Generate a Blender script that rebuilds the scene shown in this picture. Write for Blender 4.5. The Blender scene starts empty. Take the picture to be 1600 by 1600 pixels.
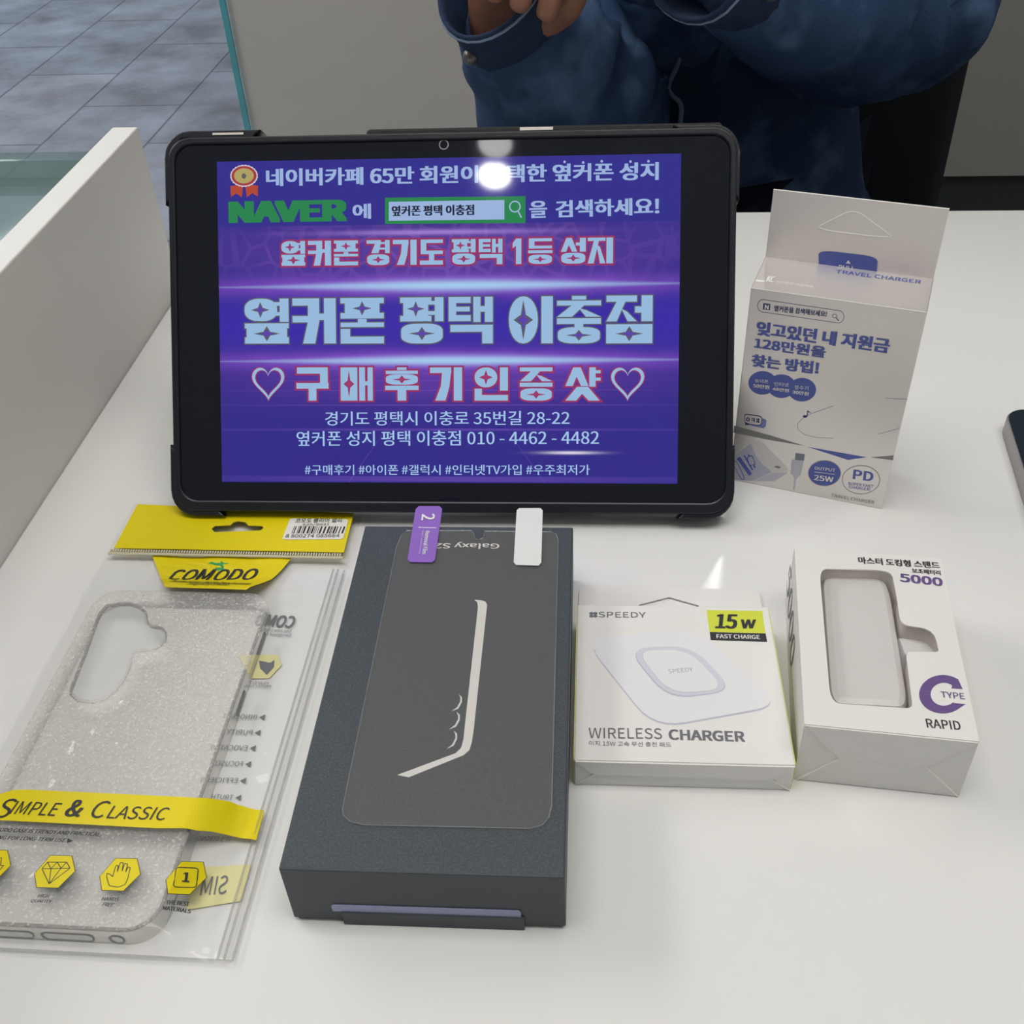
import bpy, bmesh, math, os, random
from mathutils import Vector, Matrix, noise
C = bpy.context.scene.collection
SC = bpy.context.scene
PI = math.pi
R = math.radians

# ------------------------------------------------------------------ camera, world, light, exposure
# world frame: x along the desk's back edge, y away from the viewer, z = 0 on the desk top; floor at -0.75
cam_d = bpy.data.cameras.new('camera'); cam = bpy.data.objects.new('camera', cam_d); C.objects.link(cam)
cam_d.sensor_width = 36; cam_d.lens = 36 * 1674.54 / 1600; cam_d.clip_start = .01
def camera_matrix(pitch=.6908, roll=-.0536, h=.3283, yaw=R(6.25)):
    fw = Vector((0, math.cos(pitch), -math.sin(pitch))); r = Vector((1, 0, 0)); u = r.cross(fw)
    r2 = r * math.cos(roll) + u * math.sin(roll); u2 = -r * math.sin(roll) + u * math.cos(roll)
    m = Matrix((r2, u2, -fw)).transposed().to_4x4()
    return Matrix.Translation((0, 0, h)) @ Matrix.Rotation(yaw, 4, 'Z') @ m
cam.matrix_world = camera_matrix(); SC.camera = cam
SC.view_settings.view_transform = 'Standard'; SC.view_settings.look = 'None'
SC.view_settings.gamma = 1; SC.view_settings.use_curve_mapping = False
SC.view_settings.exposure = 0.0
w = bpy.data.worlds.new('world'); SC.world = w; w.use_nodes = True
w.node_tree.nodes['Background'].inputs[0].default_value = (.75, .82, 1, 1)
w.node_tree.nodes['Background'].inputs[1].default_value = .3
def area(name, loc, target, sx, sy, power, col=(1, .97, .93)):
    l = bpy.data.lights.new(name, 'AREA'); l.shape = 'RECTANGLE'; l.size = sx; l.size_y = sy; l.energy = power; l.color = col
    o = bpy.data.objects.new(name, l); C.objects.link(o); o.location = loc
    o.rotation_euler = (Vector(target) - Vector(loc)).to_track_quat('-Z', 'Y').to_euler(); return o
area('added_soft_light', (-1.95, 1.2, 1.82), (-1.2, 1.0, 0), 1.6, .9, 44)  # added soft key from the left, set outside what the desk mirrors
area('added_soft_light', (.1, .12, 1.82), (.1, .12, 0), 1.7, .8, 22)  # added overhead light, placed where neither desk nor tablet mirrors it
area('added_soft_light', (1.9, -.9, 1.82), (1.6, -.6, 0), .8, 1.6, 6)  # added weak fill from the right
area('added_soft_light', (-2.6, 4.2, 1.82), (-2.2, 4.0, 0), 1.6, 1.6, 85, (.85, .93, 1))  # added cool light that brightens the far floor

# ------------------------------------------------------------------ materials
def mat(name, col, rough=.5, spec=.5, metal=0, bump=None, coat=0, emit=None, var=None):
    m = bpy.data.materials.new(name); m.use_nodes = True; nt = m.node_tree; b = nt.nodes['Principled BSDF']
    b.inputs['Base Color'].default_value = (*col, 1); b.inputs['Roughness'].default_value = rough
    b.inputs['Specular IOR Level'].default_value = spec; b.inputs['Metallic'].default_value = metal
    b.inputs['Coat Weight'].default_value = coat
    if emit: b.inputs['Emission Color'].default_value = (*emit, 1); b.inputs['Emission Strength'].default_value = 1
    tc = nt.nodes.new('ShaderNodeTexCoord')
    if bump:
        sc, st, dist = bump; n = nt.nodes.new('ShaderNodeTexNoise'); n.inputs['Scale'].default_value = sc; n.inputs['Detail'].default_value = 3
        nt.links.new(tc.outputs['Object'], n.inputs['Vector']); bp = nt.nodes.new('ShaderNodeBump')
        bp.inputs['Strength'].default_value = st; bp.inputs['Distance'].default_value = dist
        nt.links.new(n.outputs['Fac'], bp.inputs['Height']); nt.links.new(bp.outputs['Normal'], b.inputs['Normal'])
    if var:
        sc, col2, lo, hi = var; n = nt.nodes.new('ShaderNodeTexNoise'); n.inputs['Scale'].default_value = sc; n.inputs['Detail'].default_value = 4
        nt.links.new(tc.outputs['Object'], n.inputs['Vector']); mr = nt.nodes.new('ShaderNodeMapRange')
        mr.inputs[1].default_value = lo; mr.inputs[2].default_value = hi; nt.links.new(n.outputs['Fac'], mr.inputs[0])
        mx = nt.nodes.new('ShaderNodeMix'); mx.data_type = 'RGBA'; mx.inputs[6].default_value = (*col, 1); mx.inputs[7].default_value = (*col2, 1)
        nt.links.new(mr.outputs[0], mx.inputs[0]); nt.links.new(mx.outputs[2], b.inputs['Base Color'])
    return m
def clear(name, tint, haze, hazecol, rough=.06, refl=.05, edge=.5, bump=None, specks=None):
    # thin clear plastic: see-through, a little milky haze, a glossy skin that strengthens at grazing angles
    m = bpy.data.materials.new(name); m.use_nodes = True; nt = m.node_tree; nt.nodes.clear(); N = nt.nodes.new; K = nt.links.new
    out = N('ShaderNodeOutputMaterial'); tr = N('ShaderNodeBsdfTransparent'); tr.inputs[0].default_value = (*tint, 1)
    df = N('ShaderNodeBsdfDiffuse'); df.inputs[0].default_value = (*hazecol, 1); gl = N('ShaderNodeBsdfGlossy'); gl.inputs['Roughness'].default_value = rough
    m1 = N('ShaderNodeMixShader'); m1.inputs[0].default_value = haze; K(tr.outputs[0], m1.inputs[1]); K(df.outputs[0], m1.inputs[2])
    lw = N('ShaderNodeLayerWeight'); lw.inputs['Blend'].default_value = .25
    mr = N('ShaderNodeMapRange'); mr.inputs[3].default_value = refl; mr.inputs[4].default_value = edge; K(lw.outputs['Facing'], mr.inputs[0])
    m2 = N('ShaderNodeMixShader'); K(mr.outputs[0], m2.inputs[0]); K(m1.outputs[0], m2.inputs[1]); K(gl.outputs[0], m2.inputs[2]); K(m2.outputs[0], out.inputs[0])
    if specks:   # milky moulded texture, its sparkle painted in as fine white spots
        tc = N('ShaderNodeTexCoord'); n = N('ShaderNodeTexNoise'); n.inputs['Scale'].default_value = specks[0]; n.inputs['Detail'].default_value = 1; K(tc.outputs['Object'], n.inputs['Vector'])
        fr = N('ShaderNodeMapRange'); fr.inputs[1].default_value = specks[1]; fr.inputs[2].default_value = specks[2]; fr.inputs[3].default_value = haze; fr.inputs[4].default_value = specks[3]; K(n.outputs['Fac'], fr.inputs[0]); K(fr.outputs[0], m1.inputs[0])
    if bump:
        tc = N('ShaderNodeTexCoord'); n = N('ShaderNodeTexNoise'); n.inputs['Scale'].default_value = bump[0]; n.inputs['Detail'].default_value = 2; K(tc.outputs['Object'], n.inputs['Vector'])
        bp = N('ShaderNodeBump'); bp.inputs['Strength'].default_value = bump[1]; bp.inputs['Distance'].default_value = bump[2]; K(n.outputs['Fac'], bp.inputs['Height'])
        K(bp.outputs[0], gl.inputs['Normal']); K(bp.outputs[0], df.inputs['Normal'])
    return m
def scr(col):   # a lit pixel colour behind the tablet's glass
    return mat('lit_pixels', (.004, .004, .006), .04, .5, emit=col)
M = dict(
    txt=scr((.32, .44, .70)), txt2=scr((.36, .55, .80)), big=scr((.30, .48, .70)), naver=scr((.02, .22, .07)), ink_s=scr((.01, .012, .03)),
    red=scr((.30, .03, .12)), gold=scr((.10, .10, .12)), starbg=scr((.10, .05, .42)), starred=scr((.33, .04, .16)), medal=scr((.35, .04, .05)), medalgold=scr((.42, .34, .12)), ribbon=scr((.42, .06, .03)), medalwhite=scr((.6, .55, .6)),
    white=mat('white_ink', (.82, .82, .80), .5), ink=mat('black_ink', (.03, .03, .035), .5), grey=mat('grey_ink', (.16, .16, .18), .5),
    lime=mat('lime_ink', (.66, .72, .06), .5), violet=mat('violet_ink', (.14, .085, .25), .5), navy=mat('navy_ink', (.035, .045, .17), .5),
    tblue=mat('blue_ink', (.085, .12, .44), .45), tlight=mat('light_blue_ink', (.2, .25, .6), .45), tgrey=mat('mid_grey_ink', (.25, .25, .25), .45), tgold=mat('gold_grey_ink', (.42, .38, .34), .45),
    tcard=mat('silver_white_card', (.80, .76, .74), .36, .5, .55), tcw=mat('pale_ink', (.9, .88, .86), .4),
    chg1=mat('printed_lilac', (.50, .51, .62), .4), chg2=mat('printed_white', (.74, .72, .72), .4), chg3=mat('printed_pale_lilac', (.58, .58, .66), .4), chgm=mat('printed_metal', (.2, .23, .3), .4),
    pad=mat('printed_pad_white', (.79, .79, .81), .45), padring=mat('printed_pad_ring', (.66, .66, .73), .45), padedge=mat('printed_pad_edge', (.52, .52, .62), .45), padgrey=mat('printed_pad_grey', (.42, .42, .46), .45),
    purple=mat('purple_tab', (.28, .14, .56), .4), tabwhite=mat('white_tab', (.78, .78, .77), .4), lav=mat('lavender_paper', (.33, .36, .56), .5),
    yellow=mat('yellow_print', (.80, .66, .005), .35), paleyel=mat('pale_yellow_print', (.74, .70, .34), .5), liz=mat('green_print', (.03, .36, .12), .4),
    sticker=mat('sticker_paper', (.80, .78, .73), .5),
    card=mat('white_card', (.80, .79, .765), .42, .4), cardin=mat('raw_card', (.66, .61, .57), .8, .2), limeside=mat('lime_card', (.70, .74, .22), .45),
    crease=mat('pale_crease', (.9, .89, .85), .6), creased=mat('dark_crease', (.42, .41, .40), .6),  # near-white lines along folds and card edges
    slate=mat('slate_card', (.050, .061, .072), .48, .4, bump=(2600, .14, .0002), var=(1400, (.085, .098, .11), .42, .72)),
    slateside=mat('slate_side_card', (.055, .064, .076), .5, .4, bump=(2200, .2, .0002)),
    panel=mat('matt_white_laminate', (.76, .75, .72), .5, .3), desk=mat('white_laminate', (.80, .80, .78), .16, .5, bump=(60, .02, .001)),
    glassblack=mat('black_glass', (.010, .012, .020), .035, .55), rubber=mat('black_rubber', (.010, .012, .018), .34, .5, bump=(1500, .25, .0003)),
    rubber2=mat('black_leatherette', (.010, .010, .013), .5, .5, bump=(2500, .8, .0006)), silver=mat('pale_metal', (.85, .80, .74), .3, .5, .2),
    pbank=mat('white_plastic', (.82, .82, .82), .3), navyglass=mat('navy_glass', (.012, .022, .035), .3), alu=mat('grey_metal', (.34, .32, .32), .4, .5, .3),
    film=clear('screen_film', (.98, .975, .97), .035, (.80, .74, .71), .05, .03, .16), filmedge=clear('film_edge', (.95, .95, .95), .10, (.7, .7, .68), .2, .05, .3),
    pouch=clear('pouch_film', (1, 1, 1), .02, (1, 1, 1), .07, .025, .10, bump=(80, .6, .002)),
    tpu=clear('clear_rubber', (1, 1, .99), .15, (1, .985, .95), .22, .010, .05, bump=(700, .7, .0015), specks=(800, .56, .74, .40)), tpuedge=clear('clear_rubber_rim', (.99, .99, .98), .05, (1, .99, .96), .08, .015, .09),
    seam=clear('welded_seam', (.93, .93, .92), .15, (.7, .7, .68), .15, .1, .5), zipc=mat('beige_zip', (.62, .58, .40), .4),
    skin=mat('skin', (.30, .145, .095), .5, .4, bump=(180, .15, .001), var=(40, (.22, .095, .065), .4, .7)), hair=mat('black_hair', (.012, .010, .009), .45),
    denim=mat('denim', (.040, .076, .165), .85, .2, bump=(700, .4, .0015), var=(22, (.13, .22, .40), .50, .78)), denimd=mat('dark_denim', (.020, .036, .08), .85, .2, bump=(700, .4, .0015), var=(30, (.03, .05, .10), .4, .7)),  # denim's paler noise patches paint in fold highlights along with fading
    denimseam=mat('worn_denim_edge', (.22, .30, .42), .9, .2), trouser=mat('dark_navy_cloth', (.010, .014, .026), .9, .2), lining=mat('pale_lining', (.45, .55, .66), .8),
    chair=mat('black_upholstery', (.010, .013, .017), .6, .3), steel=mat('chair_steel', (.3, .3, .32), .3, .5, .9), button=mat('dull_button', (.18, .17, .16), .4, .5, .6),
    taupe=mat('taupe_wall', (.69, .635, .585), .6, .3), olive=mat('dark_taupe_panel', (.31, .30, .27), .6, .3), base=mat('dark_baseboard', (.03, .035, .035), .5), wallw=mat('white_wall', (.7, .7, .68), .8), ceil=mat('white_ceiling', (.8, .8, .78), .9),
    teal=clear('glass_edge', (.30, .75, .78), .45, (.18, .62, .66), .1, .08, .4), glass=clear('clear_glass', (.99, 1, 1), .0, (.5, .7, .7), .02, .02, .2), glassrail=clear('green_glass', (.84, .93, .90), .12, (.40, .50, .47), .06, .05, .3),
)
M['ink_screen'] = M['ink_s']
def floor_mat():
    m = mat('slate_tile', (.2, .2, .2), .42, .5); nt = m.node_tree; N = nt.nodes.new; K = nt.links.new; b = nt.nodes['Principled BSDF']
    tc = N('ShaderNodeTexCoord'); mp = N('ShaderNodeMapping'); K(tc.outputs['Object'], mp.inputs[0]); mp.inputs['Rotation'].default_value = (0, 0, R(90)); mp.inputs['Location'].default_value = (.1, .05, 0)
    br = N('ShaderNodeTexBrick'); K(mp.outputs[0], br.inputs[0]); br.offset = .5
    for k, v in (('Scale', 1), ('Mortar Size', .004), ('Brick Width', .62), ('Row Height', .31), ('Mortar Smooth', .3), ('Bias', 0)): br.inputs[k].default_value = v
    br.inputs['Color1'].default_value = (.26, .29, .345, 1); br.inputs['Color2'].default_value = (.33, .345, .39, 1); br.inputs['Mortar'].default_value = (.13, .14, .165, 1)
    n = N('ShaderNodeTexNoise'); n.inputs['Scale'].default_value = 4.5; n.inputs['Detail'].default_value = 9; n.inputs['Roughness'].default_value = .62; K(tc.outputs['Object'], n.inputs['Vector'])
    cr = N('ShaderNodeValToRGB'); e = cr.color_ramp.elements; e[0].position = .33; e[0].color = (.60, .585, .58, 1); e[1].position = .72; e[1].color = (1.35, 1.38, 1.45, 1); K(n.outputs['Fac'], cr.inputs[0])
    mx = N('ShaderNodeMix'); mx.data_type = 'RGBA'; mx.blend_type = 'MULTIPLY'; mx.inputs[0].default_value = 1; K(br.outputs['Color'], mx.inputs[6]); K(cr.outputs[0], mx.inputs[7]); K(mx.outputs[2], b.inputs['Base Color'])
    bp = N('ShaderNodeBump'); bp.inputs['Strength'].default_value = .35; bp.inputs['Distance'].default_value = .01; K(n.outputs['Fac'], bp.inputs['Height']); K(bp.outputs[0], b.inputs['Normal'])
    return m
M['floor'] = floor_mat()
def screen_mat():
    m = scr((.03, .02, .28)); nt = m.node_tree; b = nt.nodes['Principled BSDF']; N = nt.nodes.new; K = nt.links.new
    def mth(op, a, c=None, d=None):
        n = N('ShaderNodeMath'); n.operation = op
        for i, v in enumerate((a, c, d)):
            if v is None: continue
            if isinstance(v, (int, float)): n.inputs[i].default_value = v
            else: K(v, n.inputs[i])
        return n.outputs[0]
    tc = N('ShaderNodeTexCoord'); sx = N('ShaderNodeSeparateXYZ'); K(tc.outputs['Object'], sx.inputs[0])
    u = mth('DIVIDE', sx.outputs[0], .215); v = mth('DIVIDE', mth('SUBTRACT', sx.outputs[1], .0245), .1496)   # u -0.5..0.5, v 0..1
    def gauss(x, c, s):
        d = mth('DIVIDE', mth('SUBTRACT', x, c), s); return mth('POWER', 2.718, mth('MULTIPLY', mth('MULTIPLY', d, d), -1))
    def noise_(scale, vec=None, det=4):
        n = N('ShaderNodeTexNoise'); n.inputs['Scale'].default_value = scale; n.inputs['Detail'].default_value = det; K(vec or tc.outputs['Object'], n.inputs['Vector']); return n.outputs['Fac']
    def acc(cur, fac, col):
        mx = N('ShaderNodeMix'); mx.data_type = 'RGBA'; mx.blend_type = 'MIX'; mx.clamp_factor = True; K(fac, mx.inputs[0]); K(cur, mx.inputs[6]) if not isinstance(cur, tuple) else setattr(mx.inputs[6], 'default_value', cur); mx.inputs[7].default_value = (*col, 1); return mx.outputs[2]
    low = mth('LESS_THAN', v, .80)
    cen = gauss(u, 0, .42)
    c = acc((.032, .026, .25, 1), mth('MULTIPLY', low, mth('MULTIPLY', noise_(45), .55)), (.030, .014, .19))
    c = acc(c, mth('MULTIPLY', gauss(v, .495, .10), .7), (.045, .022, .42))                          # clear blue belt
    vo = N('ShaderNodeTexVoronoi'); vo.feature = 'DISTANCE_TO_EDGE'; vo.inputs['Scale'].default_value = 95; K(tc.outputs['Object'], vo.inputs['Vector'])
    crack = mth('LESS_THAN', vo.outputs['Distance'], .07)
    up = mth('MULTIPLY', low, gauss(v, .72, .09)); 
    c = acc(c, mth('MULTIPLY', up, mth('MULTIPLY', mth('ADD', mth('MULTIPLY', cen, noise_(38)), .03), .8)), (.20, .075, .42))
    c = acc(c, mth('MULTIPLY', up, mth('MULTIPLY', mth('MULTIPLY', crack, noise_(50)), mth('MULTIPLY', cen, .5))), (.32, .13, .55))
    c = acc(c, mth('MULTIPLY', gauss(v, .33, .075), mth('MULTIPLY', cen, .55)), (.17, .05, .42))     # glow under the lower flare
    du, dv = u, mth('SUBTRACT', v, .43)
    ang = mth('ARCTAN2', du, dv); cx = N('ShaderNodeCombineXYZ'); K(ang, cx.inputs[0])
    st = mth('GREATER_THAN', noise_(26, cx.outputs[0], 2), .66); n2 = noise_(30)
    dn = mth('MULTIPLY', mth('LESS_THAN', v, .37), mth('MULTIPLY', st, n2)); c = acc(c, mth('MULTIPLY', dn, .55), (.26, .12, .62))
    row = mth('MULTIPLY', mth('LESS_THAN', v, .36), mth('GREATER_THAN', mth('FRACT', mth('DIVIDE', .9, mth('SUBTRACT', .47, v))), .93))
    c = acc(c, mth('MULTIPLY', row, mth('MULTIPLY', cen, .28)), (.25, .12, .60))
    wob = mth('MULTIPLY', mth('SUBTRACT', noise_(60), .5), .022)
    for v0, w1, w2 in ((.612, .030, .0125), (.381, .026, .011)):
        vv = mth('ADD', v, wob); c = acc(c, mth('MULTIPLY', gauss(vv, v0, w1), mth('ADD', mth('MULTIPLY', cen, .85), .12)), (.28, .09, .62))
        c = acc(c, mth('MULTIPLY', gauss(v, v0, mth('MULTIPLY', gauss(u, .02, .38), w2 * 1.25)), gauss(u, .02, .42)), (.36, .58, .82))
    c = acc(c, mth('MULTIPLY', gauss(v, .775, .008), mth('MULTIPLY', gauss(u, -.02, .22), .75)), (.40, .24, .72))
    c = acc(c, mth('MULTIPLY', gauss(v, .095, .0045), gauss(u, .27, .055)), (.75, .7, .85))
    K(c, b.inputs['Emission Color']); return m
M['screen'] = screen_mat()

# ------------------------------------------------------------------ builders
class MB:
    """Collects shapes with their materials; build() links them as ONE mesh object."""
    def __init__(s): s.v = []; s.f = []; s.m = []; s.sl = []
    def slot(s, m):
        m = M[m] if isinstance(m, str) else m
        if m not in s.sl: s.sl.append(m)
        return s.sl.index(m)
    def add(s, vs, fs, m, tf=None):
        k = len(s.v); i = s.slot(m); s.v += [tuple(tf(v) if tf else v) for v in vs]
        for f in fs: s.f.append([k + a for a in f]); s.m.append(i)
    def bm(s, bm_, m, tf=None):
        bm_.verts.index_update(); s.add([v.co.copy() for v in bm_.verts], [[v.index for v in f.verts] for f in bm_.faces], m, tf); bm_.free()
    def box(s, a, b, m, bev=0, seg=2):
        t = bmesh.new(); bmesh.ops.create_cube(t, size=1)
        for v in t.verts: v.co = Vector([a[i] + (v.co[i] + .5) * (b[i] - a[i]) for i in range(3)])
        if bev: bmesh.ops.bevel(t, geom=t.edges[:], offset=bev, segments=seg, affect='EDGES', profile=.5)
        s.bm(t, m)
    def plate(s, outer, holes, z0, z1, m, tf=None, bev=0):
        c = bpy.data.curves.new('t', 'CURVE'); c.dimensions = '2D'; c.fill_mode = 'BOTH'
        for p in [outer] + list(holes):
            sp = c.splines.new('POLY'); sp.points.add(len(p) - 1); sp.use_cyclic_u = True
            for q, (x, y) in zip(sp.points, p): q.co = (x, y, 0, 1)
        c.extrude = (z1 - z0) / 2 - bev; c.bevel_depth = bev; c.bevel_resolution = 1; c.offset = -bev
        vs, fs = curve_mesh(c); zm = (z0 + z1) / 2
        s.add([(x, y, z + zm) for x, y, z in vs], fs, m, tf)
    def tube(s, pts, rad, m, seg=8, cyc=False, caps=True, up=None):
        pts = [Vector(p) for p in pts]; n = len(pts); rs = rad if isinstance(rad, (list, tuple)) else [rad] * n; vs = []; fs = []; prev = None
        for i, p in enumerate(pts):
            a, b = (pts[i - 1], pts[(i + 1) % n]) if cyc else (pts[max(0, i - 1)], pts[min(n - 1, i + 1)])
            t = (b - a).normalized(); x = (prev or Vector((.3, .2, .93))).cross(t) if prev is None else prev - t * prev.dot(t)
            if x.length < 1e-5: x = t.orthogonal()
            x.normalize(); prev = x; y = t.cross(x)
            vs += [p + (x * math.cos(2 * PI * k / seg) + y * math.sin(2 * PI * k / seg)) * rs[i] for k in range(seg)]
        for i in range(n if cyc else n - 1):
            for k in range(seg): fs.append([i * seg + k, i * seg + (k + 1) % seg, ((i + 1) % n) * seg + (k + 1) % seg, ((i + 1) % n) * seg + k])
        if caps and not cyc: fs += [list(range(seg))[::-1], [(n - 1) * seg + k for k in range(seg)]]
        s.add(vs, fs, m)
    def build(s, name, parent=None, smooth=False):
        me = bpy.data.meshes.new(name); me.from_pydata(s.v, [], s.f)
        for m in s.sl: me.materials.append(m)
        me.polygons.foreach_set('material_index', s.m); me.validate(); me.update()
        bm_ = bmesh.new(); bm_.from_mesh(me); bmesh.ops.recalc_face_normals(bm_, faces=bm_.faces[:]) if smooth else None; bm_.to_mesh(me); bm_.free()
        if smooth: me.polygons.foreach_set('use_smooth', [True] * len(me.polygons)); 
        o = bpy.data.objects.new(name, me); C.objects.link(o)
        if parent: o.parent = parent
        if smooth == 'auto': 
            try: me.set_sharp_from_angle(angle=R(40))
            except Exception: pass
        return o
def curve_mesh(c):
    o = bpy.data.objects.new('t', c); C.objects.link(o); dg = bpy.context.evaluated_depsgraph_get(); dg.update(); e = o.evaluated_get(dg); me = e.to_mesh()
    vs = [tuple(v.co) for v in me.vertices]; fs = [list(p.vertices) for p in me.polygons]; e.to_mesh_clear(); bpy.data.objects.remove(o); bpy.data.curves.remove(c); return vs, fs
FONT = None
try: FONT = bpy.data.fonts.load(os.path.join(bpy.utils.system_resource('DATAFILES', path='fonts'), 'Noto Sans CJK Regular.woff2'))
except Exception: FONT = None
TC = {}
def text_mesh(t, sh):
    if (t, sh) in TC: return TC[t, sh]
    c = bpy.data.curves.new('t', 'FONT'); c.body = t; c.size = 10; c.shear = sh; c.resolution_u = 3; c.fill_mode = 'FRONT'
    if FONT: c.font = FONT
    vs, fs = curve_mesh(c); x0 = min(v[0] for v in vs); x1 = max(v[0] for v in vs); y0 = min(v[1] for v in vs); y1 = max(v[1] for v in vs)
    TC[t, sh] = ([((x - x0) / (x1 - x0), (y - y0) / (y1 - y0)) for x, y, z in vs], fs); return TC[t, sh]
NUD = [0]
def nudge():   # every printed shape gets its own hair's-breadth height, so none coincide
    NUD[0] = (NUD[0] + 1) % 30; return NUD[0] * .022
def put_text(mb, row, tf, layer=7, m=None):
    t, ax, ay, bx, by, h, mt, bold, sh = row; vs, fs = text_mesh(t, sh)
    w = math.hypot(bx - ax, by - ay); dx, dy = (bx - ax) / w, (by - ay) / w; e = abs(h) * bold
    for ox, oy in ([(a, b) for a in (-1, -.5, 0, .5, 1) for b in (-.7, .7)] if bold > .1 else ((-1, -.6), (1, -.6), (0, 0), (1, .6), (-1, .6)) if bold > .025 else ((-.7, 0), (.7, 0)) if bold else ((0, 0),)):
        L = [(ax + dx * (x * (w - 2 * e) + e + ox * e) - dy * (y * h + oy * e * .5), ay + dy * (x * (w - 2 * e) + e + ox * e) + dx * (y * h + oy * e * .5)) for x, y in vs]
        g = nudge(); mb.add([tf(x / 1000, y / 1000, layer + g) for x, y in L], fs, m or mt)
def put_poly(mb, row, tf):
    pts, mt, layer = row; layer += nudge(); mb.add([tf(x / 1000, y / 1000, layer) for x, y in pts], [list(range(len(pts)))], mt)
def T(*a): return ('T', a)
def G(*a): return ('G', a)
def put(mb, rows, tf, remap={}):
    for k, a in rows:
        if k == 'T': a = (*a[:6], remap.get(a[6], a[6]), *a[7:]); put_text(mb, a, tf)
        else: put_poly(mb, (a[0], remap.get(a[1], a[1]), a[2]), tf)
def tag(o, label, cat, group=None):
    o['label'] = label; o['category'] = cat
    if group: o['group'] = group
    return o
def thing(name, label, cat, loc=(0, 0, 0), yaw=0, group=None):
    o = bpy.data.objects.new(name, None); C.objects.link(o); o.empty_display_size = .02; o.location = loc; o.rotation_euler = (0, 0, yaw); return tag(o, label, cat, group)
def struct(name, mb):
    o = mb.build(name); o['kind'] = 'structure'; return o
def rrect(x0, y0, x1, y1, r, n=6):
    o = []
    for cx, cy, a in ((x1 - r, y1 - r, 0), (x0 + r, y1 - r, 90), (x0 + r, y0 + r, 180), (x1 - r, y0 + r, 270)):
        o += [(cx + r * math.cos(R(a + 90 * i / n)), cy + r * math.sin(R(a + 90 * i / n))) for i in range(n + 1)]
    return o
def mm(rows): return [(x / 1000, y / 1000) for x, y in rows[0][1][0]]

# ------------------------------------------------------------------ printed matter: positions in mm on each face
S_PILLC=(36.38,96.85)
S_SC=[
  T('네이버카페 65만 회원이 선택한 옆커폰 성지',-84.11,162.51,97.5,162.54,7.76,'txt',0.05,0),
  G([(55.43,171.24),(55.18,170.75),(54.62,170.65),(54.19,171.02),(54.23,171.58),(54.7,171.88),(55.24,171.69)],'txt',1),
  G([(63.88,170.81),(63.63,170.32),(63.08,170.22),(62.65,170.59),(62.68,171.15),(63.15,171.45),(63.69,171.26)],'txt',1),
  G([(72.31,171.24),(72.06,170.75),(71.51,170.65),(71.08,171.02),(71.11,171.58),(71.58,171.88),(72.12,171.69)],'txt',1),
  G([(85.35,170.87),(85.11,170.38),(84.55,170.28),(84.13,170.66),(84.16,171.21),(84.63,171.51),(85.16,171.32)],'txt',1),
  G([(93.44,170.88),(93.2,170.39),(92.65,170.29),(92.22,170.66),(92.25,171.21),(92.72,171.51),(93.25,171.32)],'txt',1),
  T('NAVER',-102.18,146.29,-45.83,146.42,8.84,'naver',0.16,0),
  T('에',-43.41,146.98,-34.68,147.01,6.72,'txt',0.05,0),
  G([(-28.17,156.4),(36.97,156.16),(37,144.02),(-28.25,144.44)],'naver',1),
  G([(-26.38,154.48),(27.26,154.57),(27.26,145.74),(-26.44,145.87)],'txt',2),
  T('옆커폰 평택 이충점',-25.08,147.9,13.36,147.96,4.67,'ink',0.05,0),
  T('을',38.76,146.16,46.98,146.34,7.51,'txt',0.05,0),
  T('검색하세요!',50.8,146.29,97.95,147.09,7.5,'txt',0.05,0),
  T('경기도 평택시 이충로 35번길 28-22',-57.36,51.26,57.7,51.58,6.61,'txt2',0.02,0),
  T('옆커폰 성지 평택 이충점 010 - 4462 - 4482',-71.13,41.6,71.36,42.28,7.06,'txt2',0.02,0),
  T('#구매후기 #아이폰 #갤럭시 #인터넷TV가입 #우주최저가',-67.32,28,67.16,28.48,4.84,'txt2',0.015,0),
]
S_DISP=[
  ('옆',-77.29,125.76,11.27,11.37,'red'),
  ('커',-64.65,125.72,10.92,11.39,'red'),
  ('폰',-52.36,125.69,11.34,11.42,'red'),
  ('경',-36.95,125.64,10.84,11.45,'red'),
  ('기',-24.61,125.61,11.1,11.48,'red'),
  ('도',-12.01,125.57,10.76,11.51,'red'),
  ('평',2.92,125.53,11.01,11.54,'red'),
  ('택',15.42,125.49,10.97,11.56,'red'),
  ('1',30.83,125.45,4.73,11.6,'red'),
  ('등',38.22,125.43,11.19,11.61,'red'),
  ('성',53.23,125.39,11.44,11.64,'red'),
  ('지',65.55,125.35,11.54,11.67,'red'),
  ('옆',-95.27,89.75,21.04,20.89,'gold'),
  ('커',-72.39,89.65,20.6,21,'gold'),
  ('폰',-49.52,89.55,20.46,21.12,'gold'),
  ('평',-21.35,89.42,20.3,21.26,'gold'),
  ('택',1.34,89.32,20.61,21.37,'gold'),
  ('이',29.39,89.2,20.3,21.51,'gold'),
  ('충',51.62,89.1,20.17,21.62,'gold'),
  ('점',74.28,89,21.06,21.73,'gold'),
  ('♡',-92.4,63.01,15.99,15.63,'red'),
  ('구',-70.88,62.98,15.34,15.58,'red'),
  ('매',-49.76,62.95,15.25,15.54,'red'),
  ('후',-28.62,62.92,15.73,15.49,'red'),
  ('기',-7.45,62.89,15.04,15.44,'red'),
  ('인',13.43,62.86,15.55,15.4,'red'),
  ('증',34.49,62.83,15.16,15.35,'red'),
  ('샷',55.57,62.8,16.24,15.31,'red'),
  ('♡',76.41,62.78,15.68,15.26,'red'),
]
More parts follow.
